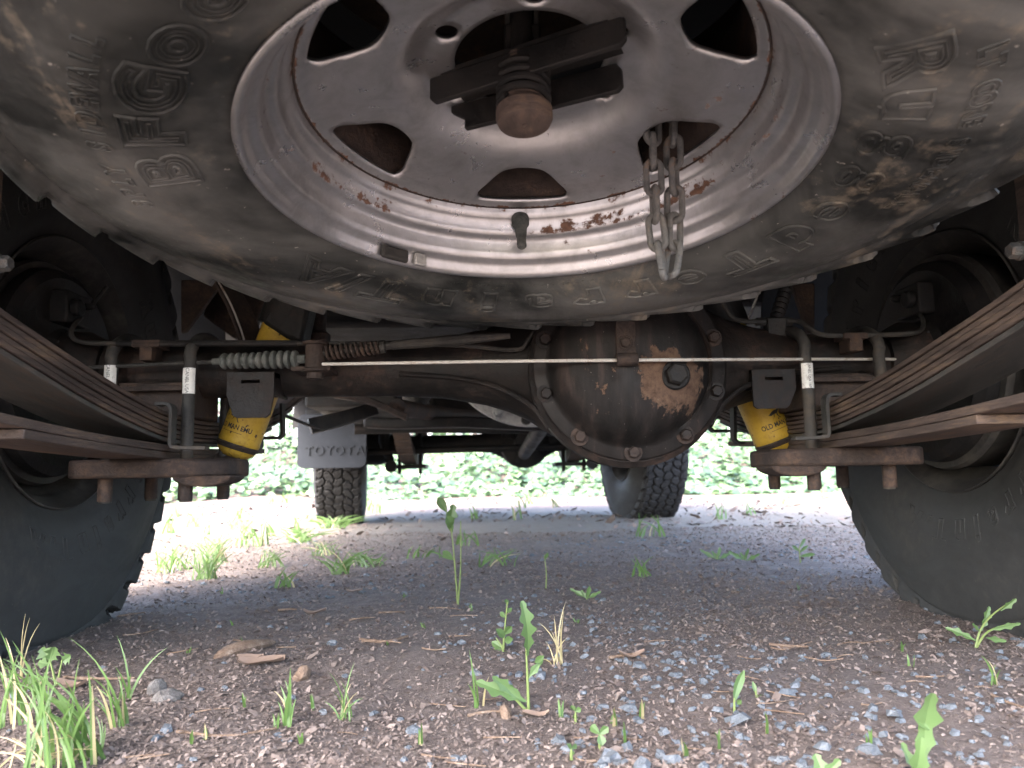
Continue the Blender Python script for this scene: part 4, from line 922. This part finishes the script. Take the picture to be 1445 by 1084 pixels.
rim_ = open_lathe(1., 0, 20).obj('rim', RIM, spare, 0, True, 50); rim_['local'] = 1
open_lathe(1., 19, 99).obj('rim_barrel', RUST, spare, 0, True, 50)
make_disc('wheel_disc', 1., spare, RIM)
# behind the windows: rusty carrier dish of the body is dark; add rolled seam bead
mb = MB(); n = 128; mb.tube([(.0452, .1722*math.cos(2*math.pi*i_/n), .1722*math.sin(2*math.pi*i_/n)) for i_ in range(n+1)], .0011, 6, False); mb.obj('weld_seam', RUST, spare)
def pol(a, r, deg): return Vector((a, r*math.cos(R_(deg)), r*math.sin(R_(deg))))
mb = MB(); v0 = pol(.058, .1745, -.5); vd = (pol(.080, .166, -.5)-v0).normalized(); mb.lathe([(0, -.004), (.0085, -.004), (.0085, .004), (.0062, .008), (.0052, .020), (.0042, .022), (.0045, .024), (.0045, .034), (.003, .036), (0, .036)], v0, vd, 20); mb.obj('valve_stem', BOOT, spare)
for d0, d1, mt, nm in ((-41.5, -33.5, GREYM, 'wheel_weight'), (-31.5, -28, CAST, 'weight_clip')):
    mb = MB(); mb.sweep([pol(.0985, .1975, d0+(d1-d0)*k/8) for k in range(9)], .012, .006, (1, 0, 0)); mb.obj(nm, mt, rim_, .002)

# ---- carrier: channel across the hub, spring and screw head
car = empty('spare_wheel_carrier', cw, truck)
def WP(a, y_, z_): return Mw @ Vector((a, y_, z_))
def on_plane(px, py, a):
    o = cw+SN*a; d = Vector(ray(px, py)); C_ = Vector(CAM); return C_+d*((o-C_).dot(SN)/d.dot(SN))
e0, e1 = on_plane(606, 130, .026), on_plane(882, 42, .026); dirb = (e1-e0).normalized(); nb = SN.cross(dirb).normalized()
if nb.y < 0: nb = -nb
f0, f1 = on_plane(655, 163, .026), on_plane(870, 108, .026)
Lc = (e1-e0).length
mb = MB(); mb.prism([(0, -.012), (Lc, -.012), (Lc, .006), (Lc-.004, .010), (.004, .010), (0, .006)], e0, dirb, SN, nb, .005); mb.obj('channel_flange', DARKM, car, .001)
Lf = (f1-f0).length; df = (f1-f0).normalized()
mb = MB(); mb.prism([(-.012, -.012), (Lf, -.012), (Lf+.004, -.006), (Lf+.004, .008), (Lf, .012), (.0, .012), (.0, .003), (-.012, -.006)], f0, df, SN, nb, .005); mb.obj('channel_flange', DARKM, car, .001)
mb = MB(); mid = (e0+e1)/2; mb.prism([(.01, 0), (Lc-.012, 0), (Lc-.012, (f0-e0).dot(nb)), (.01, (f0-e0).dot(nb))], e0-SN*.012, dirb, nb, -SN, .004); mb.obj('channel_web', DARKM, car)
hx = on_plane(740, 170, .0625)
mb = MB(); mb.lathe([(0, .002), (.002, .004), (.016, .0045), (.0195, .0030), (.0212, -.001), (.0212, -.008), (.018, -.012), (.0165, -.014), (.0165, -.05), (0, -.05)], hx, SN, 40); mb.obj('screw_head', RUSTLEAF, car)
hel = []; u_ = SN.orthogonal().normalized(); v_ = SN.cross(u_)
for k in range(141): t = k/140; hel.append(hx-SN*(.012+.032*t)+(u_*math.cos(t*4.5*2*math.pi)+v_*math.sin(t*4.5*2*math.pi))*.0178)
mb = MB(); mb.tube(hel, .0032, 8); mb.obj('screw_spring', DARKM, car)
top = on_plane(737, 60, -.03)
mb = MB(); mb.tube([hx-SN*.045, hx-SN*.16], .009, 12)
q = on_plane(737, 75, -.0); mb.box(q+Vector((-.014, -.008, -.03)), q+Vector((.014, .008, .02))); mb.obj('hoist_rod', DARKM, car, .002)
mb = MB()
for e in (-1, 1): mb.box(q+Vector((e*.011-.002, -.006, .0)), q+Vector((e*.011+.002, .006, .05)))
mb.obj('hoist_fork', GREYM, car, .001)
mb = MB(); mb.lathe([(0, 0), (.19, 0), (.20, .01), (0, .012)], cw-SN*.125, -SN, 48); mb.obj('carrier_dish', RUST, car)

# ================================================================== CHAIN
ch = tag(empty('chain', PY(940, 420, .615)), 'grey galvanised chain hanging out of a slot in the spare wheel', 'chain')
def link_mesh():
    mb = MB(); pts = []; h, r = .0085, .0062
    for t in np.linspace(0, math.pi, 9): pts.append((r*math.cos(t), 0, h+r*math.sin(t)))
    for t in np.linspace(math.pi, 2*math.pi, 9): pts.append((r*math.cos(t), 0, -h+r*math.sin(t)))
    pts.append(pts[0]); mb.tube(pts, .0028, 9, False); return mb.mesh('chain_link')
LM = link_mesh(); pitch = .0148*1.62
def strand(pts, ph):
    P = interp([PY(*p) for p in pts], 60); dist = [0]
    for a_, b_ in zip(P, P[1:]): dist.append(dist[-1]+(b_-a_).length)
    k = 0
    while k*pitch*.98 < dist[-1]:
        s_ = k*pitch*.98; j_ = min(range(60), key=lambda q_: abs(dist[q_]-s_)); t_ = (P[min(j_+1, 59)]-P[max(j_-1, 0)]).normalized()
        o = put('chain_link', LM, CHAINM, ch); o.matrix_parent_inverse = Matrix.Translation(-wpos(ch))
        ref = Vector((math.cos(ph+k*1.45+.25*math.sin(k*2.1)), math.sin(ph+k*1.45+.25*math.sin(k*2.1)), 0)); zx = t_; yx = (ref-zx*ref.dot(zx)).normalized(); xx = yx.cross(zx)
        mm = Matrix((( xx.x, yx.x, zx.x, P[j_].x), (xx.y, yx.y, zx.y, P[j_].y), (xx.z, yx.z, zx.z, P[j_].z), (0,0,0,1))); o.matrix_world = mm
        o.matrix_basis = mm; k += 1
strand([(922, 150, .618), (921, 190, .610), (923, 260, .606), (926, 320, .605), (934, 372, .606), (941, 404, .608)], .3)
strand([(950, 150, .622), (950, 190, .616), (951, 240, .612), (952, 290, .611), (952, 340, .611), (947, 380, .611)], 1.4)

# ================================================================== PLANTS AND LITTER
def blade(mb, p0, p1, wd, bend=(0, 0, 0), n=6, face=None):
    p0, p1 = Vector(p0), Vector(p1); mid = (p0+p1)/2+Vector(bend); V = []; d = (p1-p0).normalized()
    sv = Vector(face) if face else d.cross(Vector((random.uniform(-.5, .5), 1, random.uniform(-.2, .2)))).normalized()
    for i_ in range(n):
        t = i_/(n-1); c_ = p0*(1-t)**2+mid*2*t*(1-t)+p1*t*t; w_ = wd*(1-t**2.2)*.5+.0001
        V += [c_-sv*w_, c_+Vector((0, .25*w_, 0)), c_+sv*w_]
    Fc = []
    for i_ in range(n-1):
        for e in (0, 1): Fc.append((3*i_+e, 3*i_+e+1, 3*i_+e+4, 3*i_+e+3))
    return mb.add(V, Fc)
def gpt(px, py): q = PG(px, py); return Vector((q[0], q[1], float(gz(q[0], q[1]))-.002))
def tuft(name, px, py, tips, wd, mat, label, cat='grass', group=None, spread=.006):
    """tips: photo pixels of blade tips, in the plane of the base plus a little depth"""
    b0 = gpt(px, py); root = tag(empty(name, b0), label, cat, group)
    for k, (tx_, ty_) in enumerate(tips):
        Yk = b0.y+random.uniform(-.02, .02); p1 = Vector(PY(tx_, ty_, Yk)); p0 = b0+Vector((random.uniform(-spread, spread), random.uniform(-spread, spread), 0))
        mb = MB(); h = (p1-p0).length; blade(mb, p0, p1, wd*random.uniform(.7, 1.2), ((p0.x-p1.x)*.28, random.uniform(-.1, .1)*h, h*.16), 7); mb.obj('blade', mat if random.random() < .9 else DRY, root, smooth=True)
    return root
def fan(px, py, n, hpx, spreadpx, seed):
    r_ = random.Random(seed); return [(px+r_.uniform(-1, 1)*spreadpx, py-hpx*r_.uniform(.45, 1.05)) for _ in range(n)]
# big clump at the lower left
tuft('grass_tuft', 95, 1078, [(18, 905), (45, 925), (60, 950), (75, 915), (82, 955), (100, 980), (112, 930), (65, 985), (120, 1000), (10, 960), (40, 1000), (135, 985), (5, 930)]+fan(75, 1060, 26, 110, 70, 61), .0027, GRASS, 'tall bright green grass clump beside the dark rear tyre', spread=.022)
tuft('grass_tuft', 40, 1012, [(0, 890), (8, 900), (22, 930), (36, 950), (-12, 920), (15, 960), (50, 940), (4, 945)]+fan(25, 1000, 18, 85, 45, 62), .0026, GRASS, 'fresh grass clump with arching tips rooted behind the tallest clump', spread=.018)
tuft('grass_tuft', 168, 1022, [(98, 900), (120, 950), (138, 940), (150, 955), (165, 950), (150, 975), (128, 990), (176, 990)]+fan(155, 1015, 8, 55, 25, 63), .0020, GRASS, 'thin grass tuft with one long curved blade near gravel', spread=.006)
tuft('grass_tuft', 178, 985, [(165, 897), (236, 914), (162, 940), (172, 955), (185, 950)], .0022, GRASS, 'small grass tuft with a blade bent over to one side', spread=.004)
tuft('grass_tuft', 140, 1052, [(135, 1010), (143, 1015), (148, 1022)], .0022, GRASS, 'very short grass sprout between clump and curved tuft', spread=.004)
tuft('grass_tuft', 60, 1080, [(-10, 1062), (120, 1068), (25, 1040), (80, 1030), (100, 1040), (20, 1070)]+fan(80, 1080, 14, 40, 90, 64), .0015, DRY, 'pale dry grass lying flat under the tall green clump', spread=.03)
tuft('grass_tuft', 33, 960, [(36, 866), (33, 890), (42, 872), (56, 880)], .0012, DRY, 'dry brown seed stalks standing against the dark tyre', spread=.004)
tuft('grass_tuft', 404, 1017, [(387, 975), (410, 942), (396, 968), (418, 985), (402, 960), (392, 990), (412, 965)], .0030, GRASS, 'stocky little green grass tuft alone on brown mulch', spread=.004)
tuft('grass_tuft', 487, 1008, [(465, 950), (500, 935), (470, 975), (512, 985), (458, 990), (495, 965), (480, 960)]+fan(487, 1005, 6, 40, 26, 65), .0013, GRASS, 'wispy grass seedling spreading on the open mulch')
tuft('grass_tuft', 680, 990, [(662, 917), (668, 945), (690, 955), (660, 965)], .0022, GRASS, 'upright grass sprout beside the lobed weed')
tuft('grass_tuft', 788, 942, [(796, 862), (760, 878), (778, 890), (770, 905), (790, 880), (800, 900), (782, 870), (765, 930), (798, 850)], .0016, DRY, 'straw coloured grass tuft standing among blue gravel')
tuft('grass_tuft', 1400, 965, [(1385, 925), (1392, 930), (1405, 938), (1412, 945)], .0018, GRASS, 'small grass tuft beneath the thistle by the tyre')
mid = [('patch of grass sprouts in front of the rear tyre', 480, 808, 14, 34, 52), ('leafy grass tuft between gravel and rear tyre', 290, 818, 15, 55, 45), ('loose grass tuft at the edge of the pale track', 350, 772, 12, 40, 34), ('low grass tuft beside the tyre edge', 232, 806, 8, 40, 22),
       ('grass growing along the foot of the tyre with mud flap', 470, 745, 22, 18, 60), ('low spread of grass by the mud flap tyre', 425, 765, 14, 22, 60), ('grass sprig behind the tall thin weed', 705, 798, 9, 26, 32), ('broad bladed tuft on dark mulch behind the gravel', 600, 790, 7, 22, 26),
       ('grass sprig standing before the turned front tyre', 918, 758, 6, 34, 18), ('sparse tuft in front of the grey sandy track', 405, 830, 8, 32, 18), ('tiny blade cluster near the sandy track', 660, 770, 5, 26, 14), ('sparse sprigs right of the differential shadow', 905, 815, 5, 30, 18)]
for k, (lab, px, py, n_, h_, sp_) in enumerate(mid): tuft('grass_tuft', px, py, fan(px, py, n_*2, h_, sp_, 90+k), .0032+.0018*(py < 780), GRASS, lab, spread=.02+.03*(py < 800))
soft = [('soft low grass clump close to the edge of the rear tyre', 248, 800, 16, 36, 30), ('feathery grass clump on the bright ground by the tyre', 300, 792, 20, 44, 36), ('short grass clump on the sunny pale ground', 335, 748, 18, 26, 34),
        ('small soft clump out on the sunny strip', 272, 745, 14, 26, 26), ('grass clump between the sunny strip and dark mulch', 385, 800, 14, 28, 26), ('thin clump in front of the mud flap tyre', 455, 785, 14, 24, 36), ('low grass fringe at the start of dark mulch', 520, 800, 14, 22, 34)]
for k, (lab, px, py, n_, h_, sp_) in enumerate(soft): tuft('grass_tuft', px, py, fan(px, py, n_*2, h_, sp_, 150+k), .0024, GRASS, lab, spread=.035)
rr_ = random.Random(5)
for k in range(26):
    px, py = rr_.uniform(520, 1240), rr_.uniform(690, 735); 
    if k < 8: px, py = rr_.uniform(240, 420), rr_.uniform(705, 760)
    tuft('grass_tuft', px, py, fan(px, py, 5, 14+(py-690)*.25, 10, 200+k), .008, GRASS, 'small grass sprig on the sunlit track towards the ivy', group='grass sprigs on the far track', spread=.03)
for k in range(30):
    px, py = rr_.uniform(230, 1300), rr_.uniform(800, 1060)
    tuft('grass_seedling', px, py, fan(px, py, 3, 9+(py-800)*.05, 6, 300+k), .0022, GRASS, 'tiny green seedling sprouting from the mulch', 'seedling', 'tiny seedlings in the mulch', .002)

def lobed_leaf(base, tip, wd, lobes, up=(0, -1, 0), droop=0., seed=0, stalk=.0):
    """flat toothed leaf with a folded midrib, pointing from base to tip"""
    r_ = random.Random(seed); b_, t_ = Vector(base), Vector(tip); ax = t_-b_; Ln = ax.length; ax.normalize(); upn = Vector(up); upn = (upn-ax*upn.dot(ax)).normalized(); sd_ = ax.cross(upn)
    n = lobes*4+1; V = []; Fc = []
    for i_ in range(n):
        t = i_/(n-1); env = math.sin(math.pi*min(1, (t*.93+.05)))**.7*(.45+.75*t); ph = (i_ % 4)
        tooth = (1.0, .62, .45, .8)[ph] if lobes > 1 else 1
        w_ = wd*.5*env*tooth*(1+r_.uniform(-.12, .12))
        if t < stalk: w_ = wd*.06
        c_ = b_+ax*Ln*t+upn*(droop*4*t*(1-t)*-1)
        V += [c_+sd_*w_+upn*w_*.35-ax*(.12*w_ if ph == 0 else 0), c_, c_-sd_*w_+upn*w_*.35-ax*(.12*w_ if ph == 0 else 0)]
    for i_ in range(n-1):
        for e in (0, 1): Fc.append((3*i_+e, 3*i_+e+1, 3*i_+e+4, 3*i_+e+3))
    return MB().add(V, Fc)
def weed(name, px, py, stems, leaves, label, cat='weed', sw=.0016, group=None):
    b0 = gpt(px, py); root = tag(empty(name, b0), label, cat, group)
    for st in stems:
        mb = MB(); pts = [b0]+[Vector(PY(a_, c_, b0.y)) for a_, c_ in st]; pp = interp(pts, 12); mb.tube(pp, [sw*(1-.6*i_/11) for i_ in range(12)], 7); mb.obj('stem', STEM, root)
    for k, lf in enumerate(leaves):
        (x0, y0), (x1, y1), wd, lobes = lf[:4]; mat = lf[4] if len(lf) > 4 else WEED
        p0, p1 = Vector(PY(x0, y0, b0.y)), Vector(PY(x1, y1, b0.y+random.uniform(-.012, .012))); wd_m = wd*b0.y/F
        lobed_leaf(p0, p1, wd_m, lobes, (random.uniform(-.5, .5), -1, .25), random.uniform(-.10, .14)*(p1-p0).length, k+int(px), .0).obj('leaf', mat, root)
    return root
weed('lobed_weed', 746, 995, [[(744, 950), (742, 900)], [(722, 982), (700, 972)]], [((744, 925), (736, 848), 30, 4), ((743, 960), (766, 930), 14, 2), ((742, 990), (672, 962), 26, 3), ((742, 990), (695, 955), 20, 3), ((740, 990), (708, 962), 14, 3), ((755, 935), (768, 926), 10, 1)], 'weed with one tall upright toothed leaf in the open mulch')
weed('stalk_weed', 646, 852, [[(642, 800), (637, 750), (628, 716)], [(650, 800), (650, 735)]], [((630, 722), (618, 702), 15, 1), ((634, 742), (640, 712), 22, 2), ((637, 745), (630, 728), 16, 1), ((638, 752), (634, 735), 12, 1), ((640, 790), (625, 778), 12, 1)], 'tall thin weed with star shaped leaves at its top', sw=.0018)
weed('thistle', 1376, 915, [[(1383, 890), (1400, 868), (1425, 850)], [(1392, 893), (1420, 882), (1438, 880)]], [((1378, 905), (1334, 886), 14, 3), ((1385, 890), (1396, 856), 16, 3), ((1412, 862), (1434, 845), 12, 2), ((1395, 890), (1440, 880), 11, 3), ((1384, 892), (1372, 880), 8, 2), ((1392, 900), (1420, 905), 12, 2)], 'spiny young thistle leaning beside the rear tyre', 'thistle')
weed('leaf_weed', 1300, 1100, [[(1300, 1075), (1300, 1050)]], [((1305, 1085), (1316, 978), 44, 3), ((1300, 1095), (1272, 1048), 26, 2), ((1312, 1030), (1290, 1010), 16, 1), ((1290, 1100), (1300, 1040), 30, 2)], 'blurred bright green weed with broad lobed leaves')
weed('leaf_weed', 1160, 1100, [[(1160, 1090)]], [((1165, 1100), (1150, 1064), 26, 2), ((1160, 1100), (1185, 1072), 22, 2)], 'low green leaf rosette cut by the photograph edge')
weed('single_leaf_weed', 1036, 998, [[(1036, 985)]], [((1036, 992), (1050, 946), 15, 1), ((1040, 994), (1046, 988), 8, 1)], 'single curved green leaf standing upright from the mulch')
weed('leaf_sprout', 1068, 982, [[(1066, 975)]], [((1068, 982), (1062, 962), 7, 1), ((1068, 982), (1076, 980), 7, 1)], 'two leaved sprout beside the single curved leaf')
weed('clover', 846, 1046, [[(846, 1036)]], [((846, 1036), (834, 1024), 13, 1), ((846, 1036), (858, 1026), 13, 1), ((846, 1036), (850, 1052), 14, 1)], 'bright three leaved clover on the mulch', 'clover')
weed('clover', 812, 1012, [[(812, 1004)]], [((812, 1004), (806, 996), 9, 1), ((812, 1004), (820, 1000), 9, 1), ((812, 1006), (812, 1014), 9, 1)], 'small pale clover near the blue gravel', 'clover')
weed('clover', 806, 1062, [[(806, 1056)]], [((806, 1056), (800, 1050), 8, 1), ((806, 1056), (814, 1052), 8, 1), ((806, 1058), (808, 1066), 8, 1)], 'tiny clover below the bright three leaved one', 'clover')
weed('round_leaf_weed', 710, 925, [[(712, 890), (716, 850)], [(708, 912), (700, 900)]], [((712, 900), (700, 888), 12, 1), ((712, 895), (722, 884), 12, 1), ((711, 912), (698, 918), 13, 1), ((712, 905), (724, 902), 12, 1), ((714, 872), (706, 864), 8, 1), ((714, 866), (722, 858), 8, 1), ((716, 855), (714, 846), 7, 1), ((710, 920), (720, 926), 11, 1), ((709, 915), (694, 906), 11, 1)], 'slender weed carrying many small round green leaves')
weed('strawberry_leaf', 80, 968, [[(74, 945), (70, 930)], [(84, 950), (88, 930)]], [((70, 935), (58, 915), 26, 3), ((70, 935), (78, 913), 26, 3), ((86, 935), (100, 925), 22, 3), ((70, 938), (54, 935), 20, 2)], 'wild strawberry leaves at the foot of the dark tyre', 'strawberry plant')
weed('leaf_sprout', 845, 1046, [], [], 'x') if False else None
for k, (px, py, lab) in enumerate(((1012, 790, 'flat leafy weed on the edge of the dark shade'), (1052, 792, 'low weed with two spreading leaves on pale track edge'), (1130, 795, 'branching weed beside the rear tyre on pale ground'), (828, 845, 'tiny weed among the gravel beyond the lobed weed'), (770, 830, 'thin bare sprout rising from the gravel'))):
    dl = rr_.uniform(-6, 6)
    if k == 4: weed('leaf_sprout', px, py, [[(771, 810), (768, 783)]], [((769, 790), (773, 780), 5, 1)], lab)
    elif k == 2: weed('leaf_sprout', px, py, [[(1128, 775), (1133, 762)]], [((1129, 778), (1118, 770), 6, 1), ((1130, 772), (1136, 760), 6, 1), ((1130, 785), (1150, 782), 7, 1), ((1128, 780), (1140, 770), 5, 1)], lab)
    else: weed('leaf_sprout', px, py, [[(px, py-6)]], [((px, py), (px-24, py-14), 9, 2), ((px, py), (px+20, py-10), 8, 2), ((px, py), (px+4, py-18), 7, 1), ((px, py), (px-8, py-12), 8, 2)], lab)

# ---- litter: bark, dead leaves, twigs, bigger stones
def stone(px, py, wpx, hpx, label, mat=STONE, name='stone', group=None, seed=0):
    b0 = gpt(px, py); sz = wpx*b0.y/F/2; hz = hpx*b0.y/F/2; bm = bmesh.new(); bmesh.ops.create_icosphere(bm, subdivisions=2, radius=1); r_ = random.Random(seed)
    ns = [(Vector((r_.uniform(-1, 1), r_.uniform(-1, 1), r_.uniform(-1, 1))).normalized(), r_.uniform(.55, .9)) for _ in range(9)]
    for v in bm.verts:
        k = 1.
        for n_, d_ in ns: k = min(k, d_/max(.2, v.co.normalized().dot(n_)) if v.co.normalized().dot(n_) > .5 else k)
        v.co = Vector((v.co.x*k*sz*1.25, v.co.y*k*sz, v.co.z*k*hz*1.2))
    me = bpy.data.meshes.new(name); bm.to_mesh(me); bm.free(); o = put(name, me, mat); o.location = b0+Vector((0, 0, hz*.45+.002)); o.rotation_euler = (r_.uniform(-.2, .2), r_.uniform(-.2, .2), r_.uniform(0, 6))
    return tag(o, label, 'stone' if name == 'stone' else 'clod', group)
stone(240, 985, 38, 22, 'grey stony clod lying on mulch near the curved grass tuft', CLOD, 'stone', None, 1)
stone(222, 975, 24, 26, 'pale crumbly clod leaning on the grey stony clod', CLOD, 'stone', None, 2)
stone(585, 1022, 24, 11, 'flat blue grey stone on bare mulch', STONE, 'stone', None, 3)
stone(713, 1004, 20, 22, 'upright brown clod at the foot of the lobed weed', BARK, 'clod', None, 4)
stone(425, 958, 24, 22, 'small tan clod behind the stocky grass tuft', BARK, 'clod', None, 5)
for k in range(110):
    px = rr_.gauss(900, 190) if k % 3 else rr_.uniform(330, 1400); py = rr_.uniform(880, 1075); wp = rr_.uniform(5, 10)
    stone(px, py, wp, wp*.55, 'loose blue grey gravel stone lying on the mulch', STONE, 'stone', 'larger gravel stones', 20+k)
def twig(pts, rpx, label, group=None, mat=BARK, name='twig'):
    P = [gpt(*p)+Vector((0, 0, .004)) for p in pts]; r = rpx*P[0].y/F/2; mb = MB(); pp = interp(P, 14); mb.tube(pp, [r*(1-.4*i_/13)*(1+.15*math.sin(i_*2.1)) for i_ in range(14)], 8); o = mb.obj(name, mat); return tag(o, label, 'twig', group)
b0 = gpt(343, 930)
mb = MB(); pth = interp([gpt(302, 936)+Vector((0,0,.004)), gpt(330, 928)+Vector((0,0,.010)), gpt(360, 920)+Vector((0,0,.010)), gpt(388, 912)+Vector((0,0,.006))], 12); mb.tube(pth, [.002, .006, .009, .0105, .0115, .012, .0115, .011, .0095, .008, .005, .002], 10); mb.v = [(x_, y_, max(z_*.62+.001, 0)) for x_, y_, z_ in mb.v]; tag(mb.obj('bark_piece', BARK), 'piece of grey brown bark lying in the mulch', 'bark')
def dead(px, py, wpx, label, seed):
    b0 = gpt(px, py); sz = wpx*b0.y/F; r_ = random.Random(seed); n = 6; V = []; Fc = []
    for i_ in range(n+1):
        for j_ in range(n+1):
            u, v = i_/n*2-1, j_/n*2-1; ed = math.sqrt(max(0, 1-u*u*.9)); V.append(b0+Vector((u*sz*.6, v*ed*sz*.36, .004+sz*.22*(u*u*.7+.5*abs(v)+.25*math.sin(3*u+seed)))))
    for i_ in range(n):
        for j_ in range(n): Fc.append((i_*(n+1)+j_, (i_+1)*(n+1)+j_, (i_+1)*(n+1)+j_+1, i_*(n+1)+j_+1))
    o = MB().add(V, Fc).obj('dead_leaf', DEAD); return tag(o, label, 'dead leaf')
dead(368, 944, 52, 'curled tan dead leaf beside the piece of bark', 1); dead(352, 938, 30, 'small crumpled dead leaf against the bark', 2)
dead(756, 1004, 30, 'crumpled brown dead leaf behind the lobed weed', 3); dead(100, 972, 36, 'dark curled dead leaf among the grass by the tyre', 4)
dead(892, 934, 30, 'pale flat dead leaf strip on the blue gravel', 5); dead(444, 872, 26, 'whitish curled leaf scrap on the dark mulch', 6); dead(500, 660+180, 18, 'small pale leaf scrap near the gravel edge', 7)
for k, (a_, b_, c_, lab) in enumerate((((508, 912), (545, 916), (575, 906), 'pale straw twig lying behind the bark'), ((1085, 907), (1110, 908), (1140, 910), 'short pale twig lying on gravel in the open'), ((660, 1004), (690, 1000), (720, 1000), 'thin tan twig at the lobed weed'),
                                       ((1400, 982), (1425, 992), (1445, 998), 'dark twig beneath the thistle'), ((860, 935), (890, 932), (912, 934), 'flat straw twig in the blue gravel'), ((250, 1030), (320, 1036), (390, 1022), 'long thin root lying across the mulch'), ((90, 958), (140, 962), (190, 960), 'brown stick behind the curved grass tuft'),
                                       ((1080, 720), (1130, 712), (1175, 700), 'pale curved stick lying on the far track'), ((1180, 708), (1205, 712), (1230, 706), 'thin stick beyond the rear tyre'))): twig((a_, b_, c_), 4.5 if k else 5.5, lab)
for k in range(46):
    px, py = rr_.uniform(150, 1420), rr_.uniform(860, 1070); an = rr_.uniform(-.35, .35); l_ = rr_.uniform(12, 30)
    twig(((px-l_, py-l_*an*.4), (px, py+rr_.uniform(-2, 2)), (px+l_, py+l_*an*.4)), rr_.uniform(1.6, 3.0), 'thin dry twig strewn on the mulch', 'thin twigs in the mulch')
